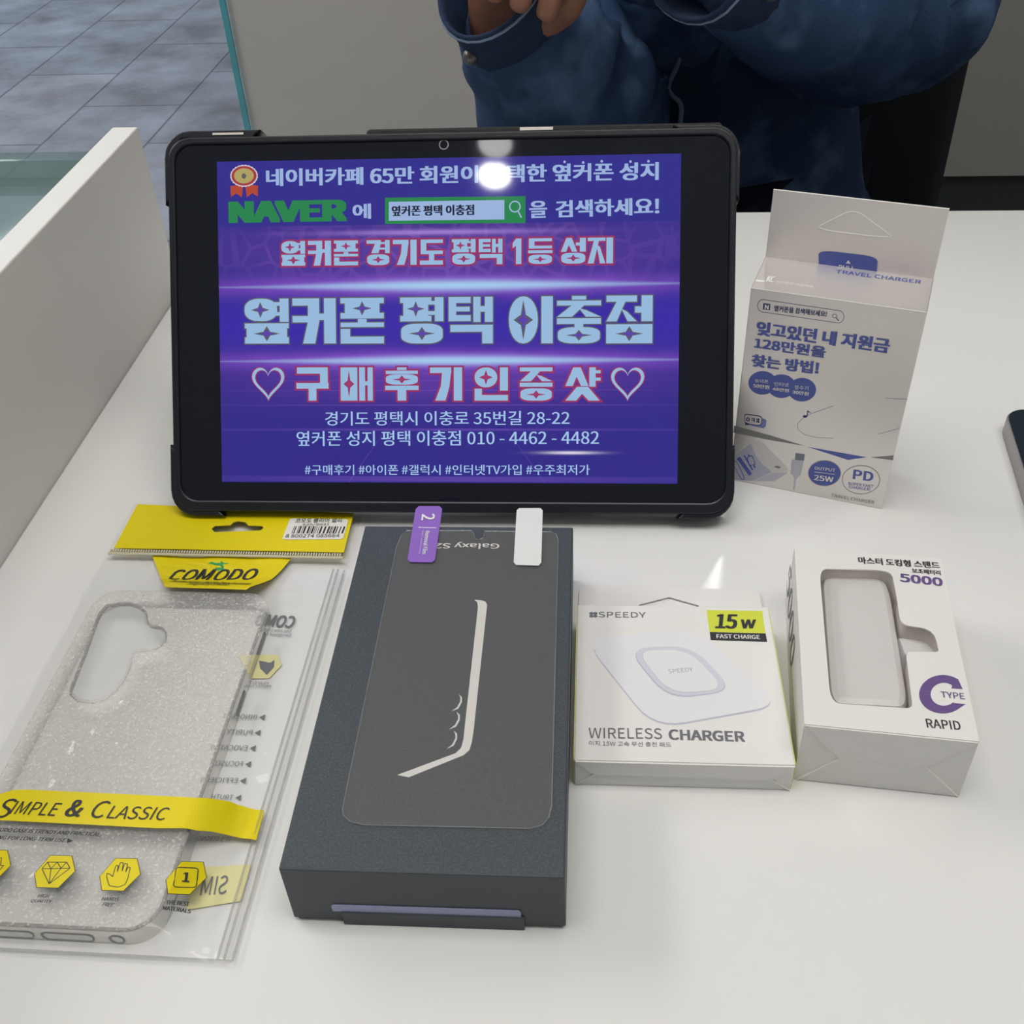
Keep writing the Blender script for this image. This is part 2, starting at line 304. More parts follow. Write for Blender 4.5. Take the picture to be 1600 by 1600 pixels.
S_PBT=[
  T('Galaxy S25',59.3,155.81,28.57,155.66,4.26,'white',0.03,0),
  G([(51.48,121.36),(54.22,121.07),(55.86,120.53),(56.8,118.63),(56.84,56.53),(56.67,51.2),(56.15,47.67),(54.35,45.42),(36.6,35.73),(32.6,36.59),(51.51,46.19),(53.16,48.53),(53.62,52.42),(53.55,57.69),(53.26,117.23),(52.71,120.03)],'white',1),
  G([(49.99,72.52),(51.29,71.14),(51.51,68.81),(50.5,65.74),(48.04,64.49),(50,66.47),(50.83,69.08),(50.72,70.94)],'white',1),
  G([(49.91,64.45),(51.27,63.02),(51.51,60.59),(50.52,57.61),(48.03,56.31),(49.95,58.31),(50.84,60.84),(50.73,62.65)],'white',1),
  G([(49.83,56),(51.17,54.54),(51.39,52.36),(50.5,49.32),(48.09,47.8),(49.9,49.73),(50.74,52.52),(50.57,54.26)],'white',1),
]
S_FILM=[
  G([(16.86,158.88),(18.78,162.57),(46.8,162.86),(47.8,161.18),(48.51,157.94),(50.29,156.93),(52.08,157.98),(52.23,162.53),(80.59,162.44),(83.01,160.91),(83.95,157.06),(85.13,25.5),(84.29,20.91),(82.45,18.23),(78.65,16.77),(24.78,16.46),(20.01,17.44),(17.3,19.64),(16.48,22.3),(15.88,152.44)],'film',1),
]
S_TABP=[
  G([(20.91,176.31),(21.96,178.53),(31.26,178.61),(32.63,176.69),(33.22,143.65),(32.24,142.04),(23.04,142.16),(21.74,143.75)],'purple',1),
  T('2',24.25,172.92,24.52,168.6,5.62,'white',0.04,0),
  T('Removal Film',27.2,161.61,27.47,146.92,1.91,'white',0.03,0),
  T('We Won’t Stop For The World',25.62,161.85,25.91,147.27,0.78,'white',0.0,0),
  G([(23.75,164.33),(31.4,164.15),(31.44,163.75),(23.8,163.94)],'white',1),
]
S_TABW=[
  G([(65.35,176.02),(66.32,177.53),(75.76,177.61),(76.69,175.98),(77.33,142.65),(76.34,140.7),(66.96,141.05),(65.95,142.86)],'tabwhite',1),
]
S_PBF=[
  G([(13.78,10.16),(14.44,11.05),(74.97,11.04),(75.58,10.24),(75.59,7.08),(14,7.25)],'lav',1),
]
S_WBT=[
  T('SPEEDY',8.94,71.33,28.25,71.57,3.15,'grey',0.0,0),
  G([(8.63,72.11),(8.35,71.49),(7.7,71.22),(7.04,71.46),(6.77,72.07),(7.04,72.7),(7.7,72.96),(8.35,72.72)],'grey',1),
  G([(7.01,72.08),(6.74,71.46),(6.09,71.19),(5.43,71.43),(5.15,72.04),(5.42,72.66),(6.08,72.93),(6.74,72.69)],'grey',1),
  G([(8.62,73.68),(8.35,73.06),(7.69,72.79),(7.03,73.03),(6.76,73.65),(7.03,74.27),(7.69,74.54),(8.35,74.3)],'grey',1),
  G([(7.01,73.65),(6.74,73.03),(6.08,72.76),(5.42,73),(5.14,73.61),(5.41,74.24),(6.07,74.51),(6.73,74.26)],'grey',1),
  G([(53,76.53),(75.47,76.38),(75.34,63.92),(53.31,64.1)],'lime',1),
  G([(53.31,64.1),(75.33,63.83),(75.44,59.2),(53.38,59.68)],'ink',1),
  T('15',55.65,66.17,65.16,66.12,7.9,'ink',0.05,0.2),
  T('w',66.39,66.4,72.53,66.54,4.77,'ink',0.06,0.2),
  T('FAST CHARGE',55.79,60.65,72.81,60.54,2.17,'white',0.03,0),
  T('WIRELESS',5.4,9.52,32.03,9.96,4.89,'grey',0,0),
  T('CHARGER',34.37,9.82,61.71,9.67,4.59,'grey',0.05,0),
  T('이지 15W 고속 무선 충전 패드',5.54,6.23,35.12,6.36,2.19,'grey',0.0,0),
  T('SPEEDY',35.95,41.49,45.5,42.9,2.17,'padgrey',0.02,0),
  G([(9.85,46.78),(8.03,50.38),(7.2,53.45),(7.39,55.98),(8.6,57.94),(10.84,59.32),(14.12,60.12),(38.25,63.32),(41.51,63.48),(44.58,63.05),(47.45,62.06),(50.12,60.49),(52.59,58.37),(54.84,55.7),(71.08,33.49),(72.44,31.19),(72.97,29.18),(72.66,27.44),(71.54,25.97),(69.6,24.78),(66.85,23.84),(40.97,17.23),(37.25,16.6),(33.84,16.71),(30.73,17.56),(27.92,19.15),(25.38,21.5),(23.13,24.63)],'padedge',1),
  G([(9.86,47.73),(8.03,51.35),(7.2,54.43),(7.38,56.97),(8.6,58.93),(10.84,60.32),(14.13,61.12),(38.3,64.33),(41.56,64.49),(44.64,64.06),(47.52,63.06),(50.2,61.49),(52.67,59.36),(54.92,56.68),(71.18,34.39),(72.55,32.08),(73.07,30.06),(72.77,28.32),(71.64,26.85),(69.7,25.65),(66.94,24.71),(41.03,18.08),(37.29,17.45),(33.88,17.56),(30.77,18.41),(27.95,20.01),(25.41,22.37),(23.15,25.51)],'pad',2),
  G([(25.52,44.7),(24.08,47.59),(23.46,50.02),(23.66,51.98),(24.69,53.45),(26.56,54.42),(29.27,54.89),(36.55,55.4),(39.57,55.37),(42.36,54.82),(44.93,53.77),(47.27,52.22),(49.38,50.17),(51.24,47.65),(55.28,41.3),(56.58,38.79),(57.07,36.66),(56.78,34.88),(55.7,33.46),(53.83,32.38),(51.19,31.63),(44.1,30.3),(41.19,30.02),(38.49,30.33),(36,31.22),(33.72,32.71),(31.64,34.81),(29.75,37.53)],'padedge',3),
  G([(25.83,45.24),(24.39,48.1),(23.75,50.5),(23.93,52.43),(24.93,53.87),(26.77,54.83),(29.43,55.3),(36.6,55.81),(39.57,55.77),(42.33,55.23),(44.86,54.17),(47.17,52.62),(49.25,50.57),(51.1,48.04),(55.08,41.68),(56.37,39.18),(56.87,37.05),(56.59,35.29),(55.55,33.89),(53.73,32.84),(51.15,32.14),(44.22,30.91),(41.37,30.67),(38.72,31.01),(36.27,31.91),(34.02,33.4),(31.95,35.48),(30.07,38.16)],'padring',4),
  G([(27.82,45.3),(26.62,47.79),(26.1,49.86),(26.27,51.5),(27.12,52.71),(28.66,53.49),(30.9,53.82),(36.9,54.07),(39.39,53.96),(41.72,53.4),(43.87,52.4),(45.85,50.97),(47.66,49.1),(49.28,46.82),(52.81,41.07),(53.96,38.83),(54.42,36.95),(54.2,35.43),(53.31,34.26),(51.74,33.44),(49.5,32.97),(43.47,32.26),(40.99,32.2),(38.7,32.61),(36.59,33.5),(34.66,34.87),(32.91,36.74),(31.33,39.11)],'padedge',5),
  G([(28.01,45.39),(26.83,47.85),(26.31,49.89),(26.46,51.51),(27.3,52.7),(28.81,53.45),(31,53.76),(36.91,53.97),(39.36,53.84),(41.65,53.28),(43.77,52.28),(45.73,50.86),(47.52,49.02),(49.14,46.77),(52.66,41.11),(53.81,38.9),(54.28,37.05),(54.07,35.55),(53.2,34.41),(51.65,33.6),(49.44,33.14),(43.5,32.46),(41.04,32.4),(38.78,32.82),(36.7,33.7),(34.79,35.07),(33.06,36.91),(31.5,39.26)],'pad',6),
]
S_WBF=[
  (0.43,14.89,7.54,6.95),
  (7.54,6.95,0.64,0.31),
  (78.22,14.3,70.74,6.51),
  (70.74,6.51,78.43,-0.35),
  (7.54,6.95,70.74,6.51),
]
S_WBHOLE=[
  G([(26.61,93.15),(39.54,98.09),(51.94,93.21),(51.77,90.9),(26.54,90.84)],'x',1),
]
S_DBT=[
  T('마스터 도킹형 스탠드',24.96,85.75,56.57,86.28,3.91,'ink',0.035,0),
  T('보조배터리',45.33,82.57,56.24,82.39,2.72,'ink',0.03,0),
  T('5000',39.97,76.94,56.21,76.08,4.66,'violet',0.06,0),
  T('TYPE',47.72,18.1,55.74,18.21,2.73,'violet',0.02,0),
  T('RAPID',41.1,3.7,52.42,4.07,3.85,'ink',0.02,0),
  G([(55.66,22.94),(54.81,27.41),(52.28,24.23),(51.77,22.83)],'violet',1),
  G([(54.81,27.41),(53.78,28.19),(51.72,24.7),(52.28,24.23)],'violet',1),
  G([(53.78,28.19),(52.59,28.72),(51.07,25.01),(51.72,24.7)],'violet',1),
  G([(52.59,28.72),(51.28,28.98),(50.36,25.17),(51.07,25.01)],'violet',1),
  G([(51.28,28.98),(49.88,28.96),(49.59,25.16),(50.36,25.17)],'violet',1),
  G([(49.88,28.96),(48.44,28.67),(48.81,25),(49.59,25.16)],'violet',1),
  G([(48.44,28.67),(47,28.1),(48.02,24.68),(48.81,25)],'violet',1),
  G([(47,28.1),(45.61,27.29),(47.26,24.21),(48.02,24.68)],'violet',1),
  G([(45.61,27.29),(44.3,26.25),(46.54,23.61),(47.26,24.21)],'violet',1),
  G([(44.3,26.25),(43.13,25.02),(45.89,22.89),(46.54,23.61)],'violet',1),
  G([(43.13,25.02),(42.12,23.64),(45.33,22.09),(45.89,22.89)],'violet',1),
  G([(42.12,23.64),(41.31,22.15),(44.87,21.21),(45.33,22.09)],'violet',1),
  G([(41.31,22.15),(40.71,20.59),(44.53,20.3),(44.87,21.21)],'violet',1),
  G([(40.71,20.59),(40.34,19.01),(44.31,19.37),(44.53,20.3)],'violet',1),
  G([(40.34,19.01),(40.22,17.47),(44.23,18.45),(44.31,19.37)],'violet',1),
  G([(40.22,17.47),(40.33,15.99),(44.28,17.57),(44.23,18.45)],'violet',1),
  G([(40.33,15.99),(40.69,14.64),(44.46,16.76),(44.28,17.57)],'violet',1),
  G([(40.69,14.64),(41.27,13.43),(44.77,16.04),(44.46,16.76)],'violet',1),
  G([(41.27,13.43),(42.05,12.42),(45.19,15.43),(44.77,16.04)],'violet',1),
  G([(42.05,12.42),(43.02,11.62),(45.72,14.95),(45.19,15.43)],'violet',1),
  G([(43.02,11.62),(44.15,11.05),(46.33,14.6),(45.72,14.95)],'violet',1),
  G([(44.15,11.05),(45.39,10.74),(47.02,14.4),(46.33,14.6)],'violet',1),
  G([(45.39,10.74),(46.73,10.68),(47.75,14.36),(47.02,14.4)],'violet',1),
  G([(46.73,10.68),(48.11,10.88),(48.52,14.47),(47.75,14.36)],'violet',1),
  G([(48.11,10.88),(49.51,11.34),(49.29,14.74),(48.52,14.47)],'violet',1),
  G([(49.51,11.34),(50.87,12.04),(50.05,15.15),(49.29,14.74)],'violet',1),
  G([(50.87,12.04),(52.17,12.96),(50.77,15.69),(50.05,15.15)],'violet',1),
  G([(52.17,12.96),(53.37,14.08),(51.44,16.35),(50.77,15.69)],'violet',1),
  G([(53.37,14.08),(55.64,16.05),(51.83,16.09),(51.44,16.35)],'violet',1),
]
S_DBWIN=[
  G([(9.37,72.99),(9.54,76.43),(10.07,78.95),(10.95,80.52),(12.19,81.12),(30.53,82.65),(33.61,82.66),(35.82,82.13),(37.16,81.04),(37.64,79.42),(37.91,68.27),(37.91,68.27),(37.91,68.27),(37.91,68.27),(37.91,68.27),(37.83,57.28),(38.04,55.25),(38.69,53.78),(39.79,52.85),(41.34,52.47),(44.28,52.27),(46.6,51.79),(48.29,50.69),(49.34,48.97),(49.76,46.66),(49.95,41.72),(49.88,41.11),(49.63,40.65),(49.19,40.34),(48.57,40.18),(39.28,39.02),(38.76,38.77),(38.37,38.19),(38.12,37.27),(38.02,36.02),(37.5,14.31),(37.3,13.17),(36.76,12.34),(35.88,11.83),(34.66,11.62),(12.85,10.78),(11.38,11.19),(10.32,12.54),(9.68,14.85),(9.46,18.15)],'x',1),
]
S_DBPB=[
  G([(10.97,74.06),(11.17,78.23),(11.68,81.55),(12.51,83.97),(13.66,85.47),(15.13,86.04),(32.64,87.13),(34.58,86.61),(36.1,84.8),(37.19,81.71),(37.86,77.4),(38.1,71.91),(38.41,26.7),(38.26,23.27),(37.78,20.6),(36.95,18.69),(35.8,17.5),(34.3,17.05),(14.7,15.89),(13.19,16.17),(12.02,17.22),(11.19,19.03),(10.7,21.64),(10.56,25.06)],'x',1),
]
S_DBPF=[
  G([(38.35,53.87),(49.53,54.81),(51.73,52.87),(51.24,46.88),(39.84,45.11)],'x',1),
]
S_DBF=[
  (-0.4,30.93,14.22,14.94),
  (14.22,14.94,0.86,-0.32),
  (57.28,30.96,43.22,15.18),
  (43.22,15.18,57.34,0.2),
  (14.22,14.94,43.22,15.18),
]
S_DBL=[
  T('5000',-96.87,10.66,-44.52,9.57,-9.86,'grey',0.06,0),
]
S_TCF=[
  G([(37.52,99.79),(38.14,99.79),(38.74,99.58),(39.3,99.18),(39.76,98.61),(40.1,97.92),(40.3,97.14),(40.34,96.34),(40.22,95.56),(39.95,94.87),(39.54,94.3),(39.02,93.9),(38.43,93.69),(6.39,93.64),(5.74,93.64),(5.11,93.86),(4.55,94.27),(4.09,94.86),(3.76,95.58),(3.59,96.37),(3.59,97.19),(3.76,97.99),(4.08,98.69),(4.54,99.27),(5.09,99.67),(5.72,99.88)],'navy',0),
  G([(37.56,99.51),(38.11,99.51),(38.66,99.32),(39.15,98.95),(39.57,98.43),(39.88,97.8),(40.06,97.1),(40.1,96.37),(39.99,95.67),(39.74,95.04),(39.38,94.52),(38.91,94.16),(38.39,93.97),(6.36,93.93),(5.78,93.94),(5.21,94.13),(4.71,94.51),(4.3,95.04),(4,95.69),(3.85,96.41),(3.85,97.16),(4,97.88),(4.28,98.52),(4.69,99.04),(5.19,99.4),(5.75,99.59)],'tcard',0.5),
  G([(5.98,98.09),(9.04,98.21),(9.25,95.15),(6.1,95.08)],'navy',1),
  T('N',6.85,95.5,8.61,95.56,2.05,'tcw',0.06,0),
  T('옆커폰을 검색해보세요!',10.89,95.12,33.17,95.88,2.71,'navy',0.03,0),
  T('잊고있던 내 지원금',4.33,82.25,60.88,83.05,6.77,'tblue',0.06,0),
  T('128만원을',4.22,75.41,35.35,76.06,5.38,'tblue',0.06,0),
  T('찾는 방법!',4.02,65.96,33.68,67.33,6.15,'tblue',0.06,0),
  G([(16.2,59.35),(16.18,57.81),(15.8,56.28),(15.07,54.86),(14.03,53.62),(12.75,52.65),(11.29,52),(9.74,51.71),(8.21,51.8),(6.77,52.27),(5.53,53.09),(4.55,54.21),(3.89,55.56),(3.6,57.06),(3.68,58.61),(4.14,60.13),(4.94,61.52),(6.02,62.71),(7.34,63.62),(8.8,64.2),(10.33,64.42),(11.83,64.27),(13.21,63.76),(14.41,62.92),(15.34,61.8),(15.96,60.45)],'tblue',1),
  G([(24.71,59.25),(24.72,57.72),(24.36,56.2),(23.65,54.79),(22.64,53.55),(21.38,52.58),(19.94,51.94),(18.41,51.65),(16.89,51.74),(15.47,52.21),(14.23,53.02),(13.25,54.14),(12.58,55.48),(12.28,56.97),(12.34,58.52),(12.78,60.03),(13.55,61.41),(14.61,62.59),(15.9,63.49),(17.34,64.07),(18.85,64.3),(20.33,64.15),(21.71,63.64),(22.91,62.8),(23.84,61.69),(24.47,60.35)],'tblue',1),
  G([(33.8,59.2),(33.83,57.68),(33.49,56.17),(32.81,54.76),(31.82,53.54),(30.58,52.58),(29.17,51.93),(27.67,51.64),(26.16,51.74),(24.75,52.2),(23.52,53.01),(22.53,54.12),(21.86,55.46),(21.54,56.94),(21.59,58.47),(22,59.98),(22.74,61.35),(23.78,62.53),(25.04,63.42),(26.46,64),(27.95,64.22),(29.42,64.07),(30.79,63.57),(31.97,62.74),(32.91,61.63),(33.55,60.3)],'tblue',1),
  T('휴대폰',6.52,57.77,12.66,58.49,1.85,'tcw',0,0),
  T('50만원',5.96,55.03,13.34,55.43,2.02,'tcw',0.04,0),
  T('인터넷',15.3,57.62,21.71,58.33,2.16,'tcw',0,0),
  T('48만원',14.82,55.15,22.18,55.56,1.77,'tcw',0.04,0),
  T('정수기',24.37,57.64,30.52,58.22,2.23,'tcw',0,0),
  T('30만원',23.72,55.22,31,55.55,1.85,'tcw',0.04,0),
  G([(5.11,37.55),(5.11,37.84),(5.22,38.07),(5.45,38.27),(5.78,38.42),(6.23,38.53),(6.79,38.6),(11.36,38.94),(12.2,38.95),(12.88,38.86),(13.4,38.67),(13.76,38.37),(13.97,37.96),(14.03,37.45),(13.94,35.18),(13.85,34.67),(13.63,34.25),(13.28,33.93),(12.8,33.72),(12.19,33.61),(11.44,33.6),(8.2,33.76),(7.45,33.83),(6.82,33.98),(6.31,34.19),(5.92,34.48),(5.66,34.83),(5.51,35.26)],'tlight',1),
  G([(11.44,34.25),(13.73,34.75),(12.97,33.28)],'tlight',1),
  G([(3.52,38.76),(3.52,39.1),(3.63,39.38),(3.84,39.61),(4.15,39.78),(4.57,39.89),(5.08,39.96),(9.32,40.21),(10.09,40.21),(10.73,40.11),(11.23,39.9),(11.59,39.58),(11.82,39.16),(11.91,38.63),(11.99,36.31),(11.94,35.77),(11.75,35.33),(11.43,34.98),(10.98,34.73),(10.39,34.57),(9.66,34.5),(6.46,34.43),(5.72,34.46),(5.11,34.59),(4.61,34.8),(4.24,35.12),(3.98,35.53),(3.86,36.03)],'navy',2),
  G([(4.06,35.08),(6.93,34.31),(4.58,33.45)],'navy',2),
  G([(3.83,38.49),(3.84,38.77),(3.94,39.01),(4.14,39.2),(4.43,39.34),(4.82,39.44),(5.3,39.49),(9.26,39.69),(9.98,39.68),(10.58,39.59),(11.04,39.41),(11.38,39.15),(11.58,38.79),(11.65,38.35),(11.69,36.39),(11.64,35.94),(11.46,35.57),(11.16,35.28),(10.73,35.06),(10.18,34.93),(9.5,34.88),(6.54,34.82),(5.85,34.85),(5.28,34.95),(4.82,35.14),(4.48,35.4),(4.24,35.75),(4.13,36.17)],'tcard',3),
  T('ㅇㅋㅍ',4.7,35.91,11.07,36.42,2.24,'navy',0.06,0),
  G([(-0.71,32.12),(16.49,30.31),(33.01,27.9),(16.08,27.58),(-0.56,28.1)],'tgrey',1),
  G([(62.49,28.19),(72.13,31.57),(72.41,28.88)],'tgrey',1),
  G([(34.09,27.63),(60.85,27.89),(53.02,24.48)],'tblue',1),
  G([(31.47,47.48),(31.8,47.55),(33.31,46.45),(31.91,46.74),(31.96,44.24),(31.53,44.4)],'navy',1),
  G([(31.95,44.32),(31.77,43.8),(31.19,43.41),(30.47,43.33),(29.93,43.6),(29.84,44.09),(30.21,44.58),(30.9,44.85),(31.57,44.77)],'navy',1),
  G([(0.36,13.89),(8.21,23.84),(11.05,17.3),(19.57,9.28),(11.54,1.9),(0.63,0.16)],'chg1',1),
  G([(8.23,23.58),(12.7,25.75),(27.1,12.93),(27.02,10.62),(20.72,8.82),(14.82,12.73),(11.05,17.3)],'chg2',2),
  G([(19.62,8.83),(27.05,10.45),(21.61,4.21),(11.92,1.81)],'chg3',1),
  G([(20.25,12.93),(21.96,13.79),(23.47,13.24),(23.21,12.36),(21.41,12.29)],'tgrey',3),
  G([(2.26,13.42),(3.75,14.87),(10.51,6.15),(9.2,4.43)],'tblue',2),
  G([(5.43,15.79),(5.97,16.28),(10.89,8.62),(10.39,7.76)],'tblue',2),
  G([(7.22,16.92),(7.76,17.41),(11.87,10.29),(11.37,9.44)],'tblue',2),
  G([(1.58,8.27),(1.07,9.26),(0.7,10.07),(0.47,10.72),(0.37,11.2),(0.42,11.51),(0.61,11.65),(1.62,11.89),(1.9,11.86),(2.22,11.66),(2.6,11.29),(3.01,10.74),(3.48,10.02),(3.99,9.13),(6.15,5.18),(6.63,4.26),(6.99,3.48),(7.22,2.84),(7.32,2.34),(7.3,1.98),(7.16,1.77),(6.32,1.18),(6.07,1.14),(5.77,1.3),(5.4,1.66),(4.97,2.23),(4.48,3.01),(3.92,3.98)],'tblue',2),
  G([(1.99,8.24),(1.52,9.13),(1.17,9.87),(0.93,10.45),(0.82,10.88),(0.83,11.15),(0.96,11.27),(1.71,11.45),(1.93,11.42),(2.19,11.22),(2.5,10.86),(2.87,10.35),(3.28,9.67),(3.74,8.83),(5.7,5.13),(6.14,4.27),(6.47,3.55),(6.7,2.97),(6.82,2.52),(6.84,2.22),(6.75,2.06),(6.19,1.7),(6.02,1.7),(5.78,1.87),(5.47,2.23),(5.09,2.76),(4.65,3.47),(4.15,4.36)],'chg1',3),
  G([(7.45,13.91),(7.29,14.39),(7.2,14.81),(7.19,15.18),(7.26,15.51),(7.4,15.78),(7.61,16),(8.62,16.78),(8.87,16.92),(9.12,16.93),(9.37,16.82),(9.61,16.59),(9.86,16.24),(10.1,15.77),(11.08,13.62),(11.28,13.12),(11.39,12.68),(11.41,12.29),(11.34,11.97),(11.18,11.72),(10.93,11.52),(9.73,10.87),(9.44,10.76),(9.16,10.77),(8.91,10.88),(8.66,11.11),(8.44,11.44),(8.24,11.89)],'tblue',2),
  G([(7.87,13.92),(7.74,14.31),(7.67,14.67),(7.66,14.98),(7.7,15.24),(7.8,15.46),(7.97,15.64),(8.72,16.25),(8.91,16.35),(9.11,16.36),(9.3,16.26),(9.49,16.06),(9.69,15.75),(9.89,15.35),(10.69,13.53),(10.86,13.1),(10.95,12.73),(10.97,12.42),(10.92,12.16),(10.8,11.95),(10.6,11.81),(9.68,11.33),(9.46,11.25),(9.24,11.27),(9.04,11.38),(8.85,11.57),(8.68,11.86),(8.51,12.23)],'chg1',3),
  G([(29.29,22.9),(33.48,23.25),(33.62,19.45),(29.41,19.09)],'chgm',2),
  G([(28.04,18.13),(28.04,18.41),(28.08,18.63),(28.15,18.81),(28.25,18.94),(28.39,19.03),(28.56,19.07),(33,19.4),(33.17,19.38),(33.3,19.32),(33.41,19.2),(33.48,19.02),(33.51,18.79),(33.52,18.51),(33.26,11.45),(33.22,11.02),(33.15,10.66),(33.04,10.38),(32.89,10.18),(32.71,10.07),(32.49,10.03),(29.12,10.04),(28.89,10.08),(28.71,10.19),(28.56,10.38),(28.45,10.65),(28.37,10.99),(28.33,11.4)],'chg3',1),
  G([(29.66,9.71),(32.49,10.03),(31.45,8.03),(31.58,1.28),(30.7,1.34),(30.44,8.06)],'chg3',1),
  G([(51.16,16.31),(51.23,14.59),(50.92,12.86),(50.25,11.21),(49.24,9.72),(47.95,8.47),(46.45,7.52),(44.8,6.92),(43.1,6.72),(41.43,6.91),(39.88,7.5),(38.53,8.45),(37.46,9.7),(36.71,11.2),(36.33,12.87),(36.33,14.62),(36.72,16.35),(37.46,17.98),(38.52,19.42),(39.84,20.62),(41.35,21.49),(42.99,22.02),(44.66,22.17),(46.28,21.93),(47.78,21.32),(49.08,20.36),(50.12,19.12),(50.84,17.63)],'tgold',1),
  G([(50.9,16.24),(50.96,14.61),(50.65,12.96),(50,11.38),(49.03,9.96),(47.79,8.76),(46.34,7.85),(44.76,7.28),(43.12,7.08),(41.51,7.26),(40.02,7.82),(38.72,8.72),(37.69,9.91),(36.97,11.34),(36.61,12.93),(36.61,14.59),(36.98,16.25),(37.7,17.8),(38.72,19.19),(39.99,20.33),(41.45,21.17),(43.03,21.67),(44.64,21.82),(46.2,21.59),(47.65,21.02),(48.9,20.11),(49.89,18.92),(50.58,17.51)],'tblue',2),
  T('OUTPUT',39.08,15.63,48.42,16.54,1.78,'tcw',0.03,0),
  T('25W',39.55,9.57,48.49,10.32,3.05,'tcw',0.04,0),
  G([(39.19,14.3),(48.49,15.12),(48.52,14.86),(39.22,14.04)],'tcw',3),
  G([(68.75,16.77),(68.86,14.87),(68.54,12.96),(67.81,11.13),(66.7,9.47),(65.27,8.07),(63.59,7),(61.73,6.33),(59.81,6.08),(57.92,6.28),(56.15,6.92),(54.61,7.95),(53.37,9.33),(52.5,10.99),(52.04,12.83),(52.01,14.76),(52.42,16.68),(53.23,18.49),(54.4,20.1),(55.88,21.43),(57.57,22.41),(59.41,23),(61.3,23.18),(63.14,22.93),(64.84,22.27),(66.32,21.23),(67.52,19.86),(68.36,18.23)],'tgrey',1),
  G([(68.43,16.69),(68.52,14.89),(68.21,13.08),(67.51,11.34),(66.44,9.76),(65.07,8.43),(63.45,7.41),(61.67,6.77),(59.82,6.53),(58,6.71),(56.31,7.31),(54.83,8.29),(53.65,9.59),(52.82,11.16),(52.38,12.91),(52.35,14.74),(52.74,16.56),(53.53,18.28),(54.65,19.8),(56.07,21.07),(57.7,22.01),(59.47,22.58),(61.28,22.75),(63.05,22.52),(64.68,21.9),(66.11,20.91),(67.25,19.62),(68.05,18.07)],'tcard',2),
  T('PD',56.71,14.52,65.76,15.14,5.1,'tblue',0.05,0),
  T('SUPER FAST',55.18,10.52,66.45,11.44,1.61,'tblue',0.02,0),
  T('CHARGER!',55.81,8.67,65.63,9.32,1.62,'tblue',0.02,0),
  T('TRAVEL CHARGER',48.71,1.52,68.49,2.17,1.83,'tgrey',0.01,0),
]
S_TCline=[
  [(42.28,52.23),(37.08,48.66),(33.34,46.21),(29.72,42.49),(28.07,39.17),(28.78,36.33),(32.2,34.07),(37.78,33.76),(44.81,35)],
  [(63.51,60.81),(67.91,61.31),(72.35,62.06)],
  [(63.59,41.48),(67.77,43.91),(72.16,46.7)],
]
S_TCT=[
  T('TRAVEL CHARGER',32.01,23.96,67.52,24.27,3.29,'tblue',0.02,0),
  T('안전인증 적합제품',9.01,7,25.07,7.31,2.26,'tcw',0.0,0),
  T('KC',5.03,6.95,8.28,7.07,5.67,'tcw',0.03,0),
  G([(0.55,8.21),(4.32,8.19),(4.46,6.48),(0.7,6.5)],'tcw',1),
]
S_TCHOLE=[
  G([(31.32,129.01),(32.51,129.7),(33.75,130.1),(35.04,130.22),(36.38,130.06),(37.78,129.61),(39.22,128.89),(49.86,122.63),(50.64,122.15),(51.21,121.74),(51.58,121.42),(51.73,121.18),(51.68,121.02),(51.42,120.94),(47.36,120.52),(46.52,120.44),(45.49,120.39),(44.27,120.34),(42.85,120.31),(41.24,120.3),(39.43,120.3),(31.77,120.32),(29.96,120.33),(28.37,120.36),(27.02,120.41),(25.9,120.47),(25.02,120.55),(24.37,120.65),(21.7,121.18),(21.45,121.31),(21.43,121.53),(21.62,121.86),(22.04,122.29),(22.67,122.82),(23.52,123.45)],'x',1),
]
S_TCB=[
  G([(23.08,108.72),(23.18,109.41),(23.74,109.98),(24.73,110.43),(26.17,110.76),(28.06,110.98),(30.37,111.07),(40.45,111.19),(42.75,111.15),(44.64,110.98),(46.13,110.69),(47.22,110.26),(47.91,109.7),(48.2,109.01),(48.83,103.68),(48.83,103.68),(48.83,103.68),(48.83,103.68),(48.83,103.68),(48.83,103.68),(48.83,103.68),(23.91,103.4),(23.91,103.4),(23.91,103.4),(23.91,103.4),(23.91,103.4),(23.91,103.4),(23.91,103.4)],'tblue',1),
  G([(36.04,108),(37.26,106.43),(35.19,106.35)],'tcw',2),
  T('PULL',32.48,102.66,39.34,102.72,2.7,'tcw',0.03,0),
]
S_PH=[
  G([(-226.74,390.62),(-118.35,386.5),(-117.69,358.44),(-226.69,358.43)],'x',1),
]
S_PHH=[
  G([(-184.34,373.22),(-183.34,375.37),(-175.93,376.22),(-175.18,378.22),(-173.27,379.26),(-169.5,378.7),(-167.17,376.13),(-160.59,375.97),(-159.4,374.7),(-160.29,372.72),(-182,370.84)],'x',1),
]
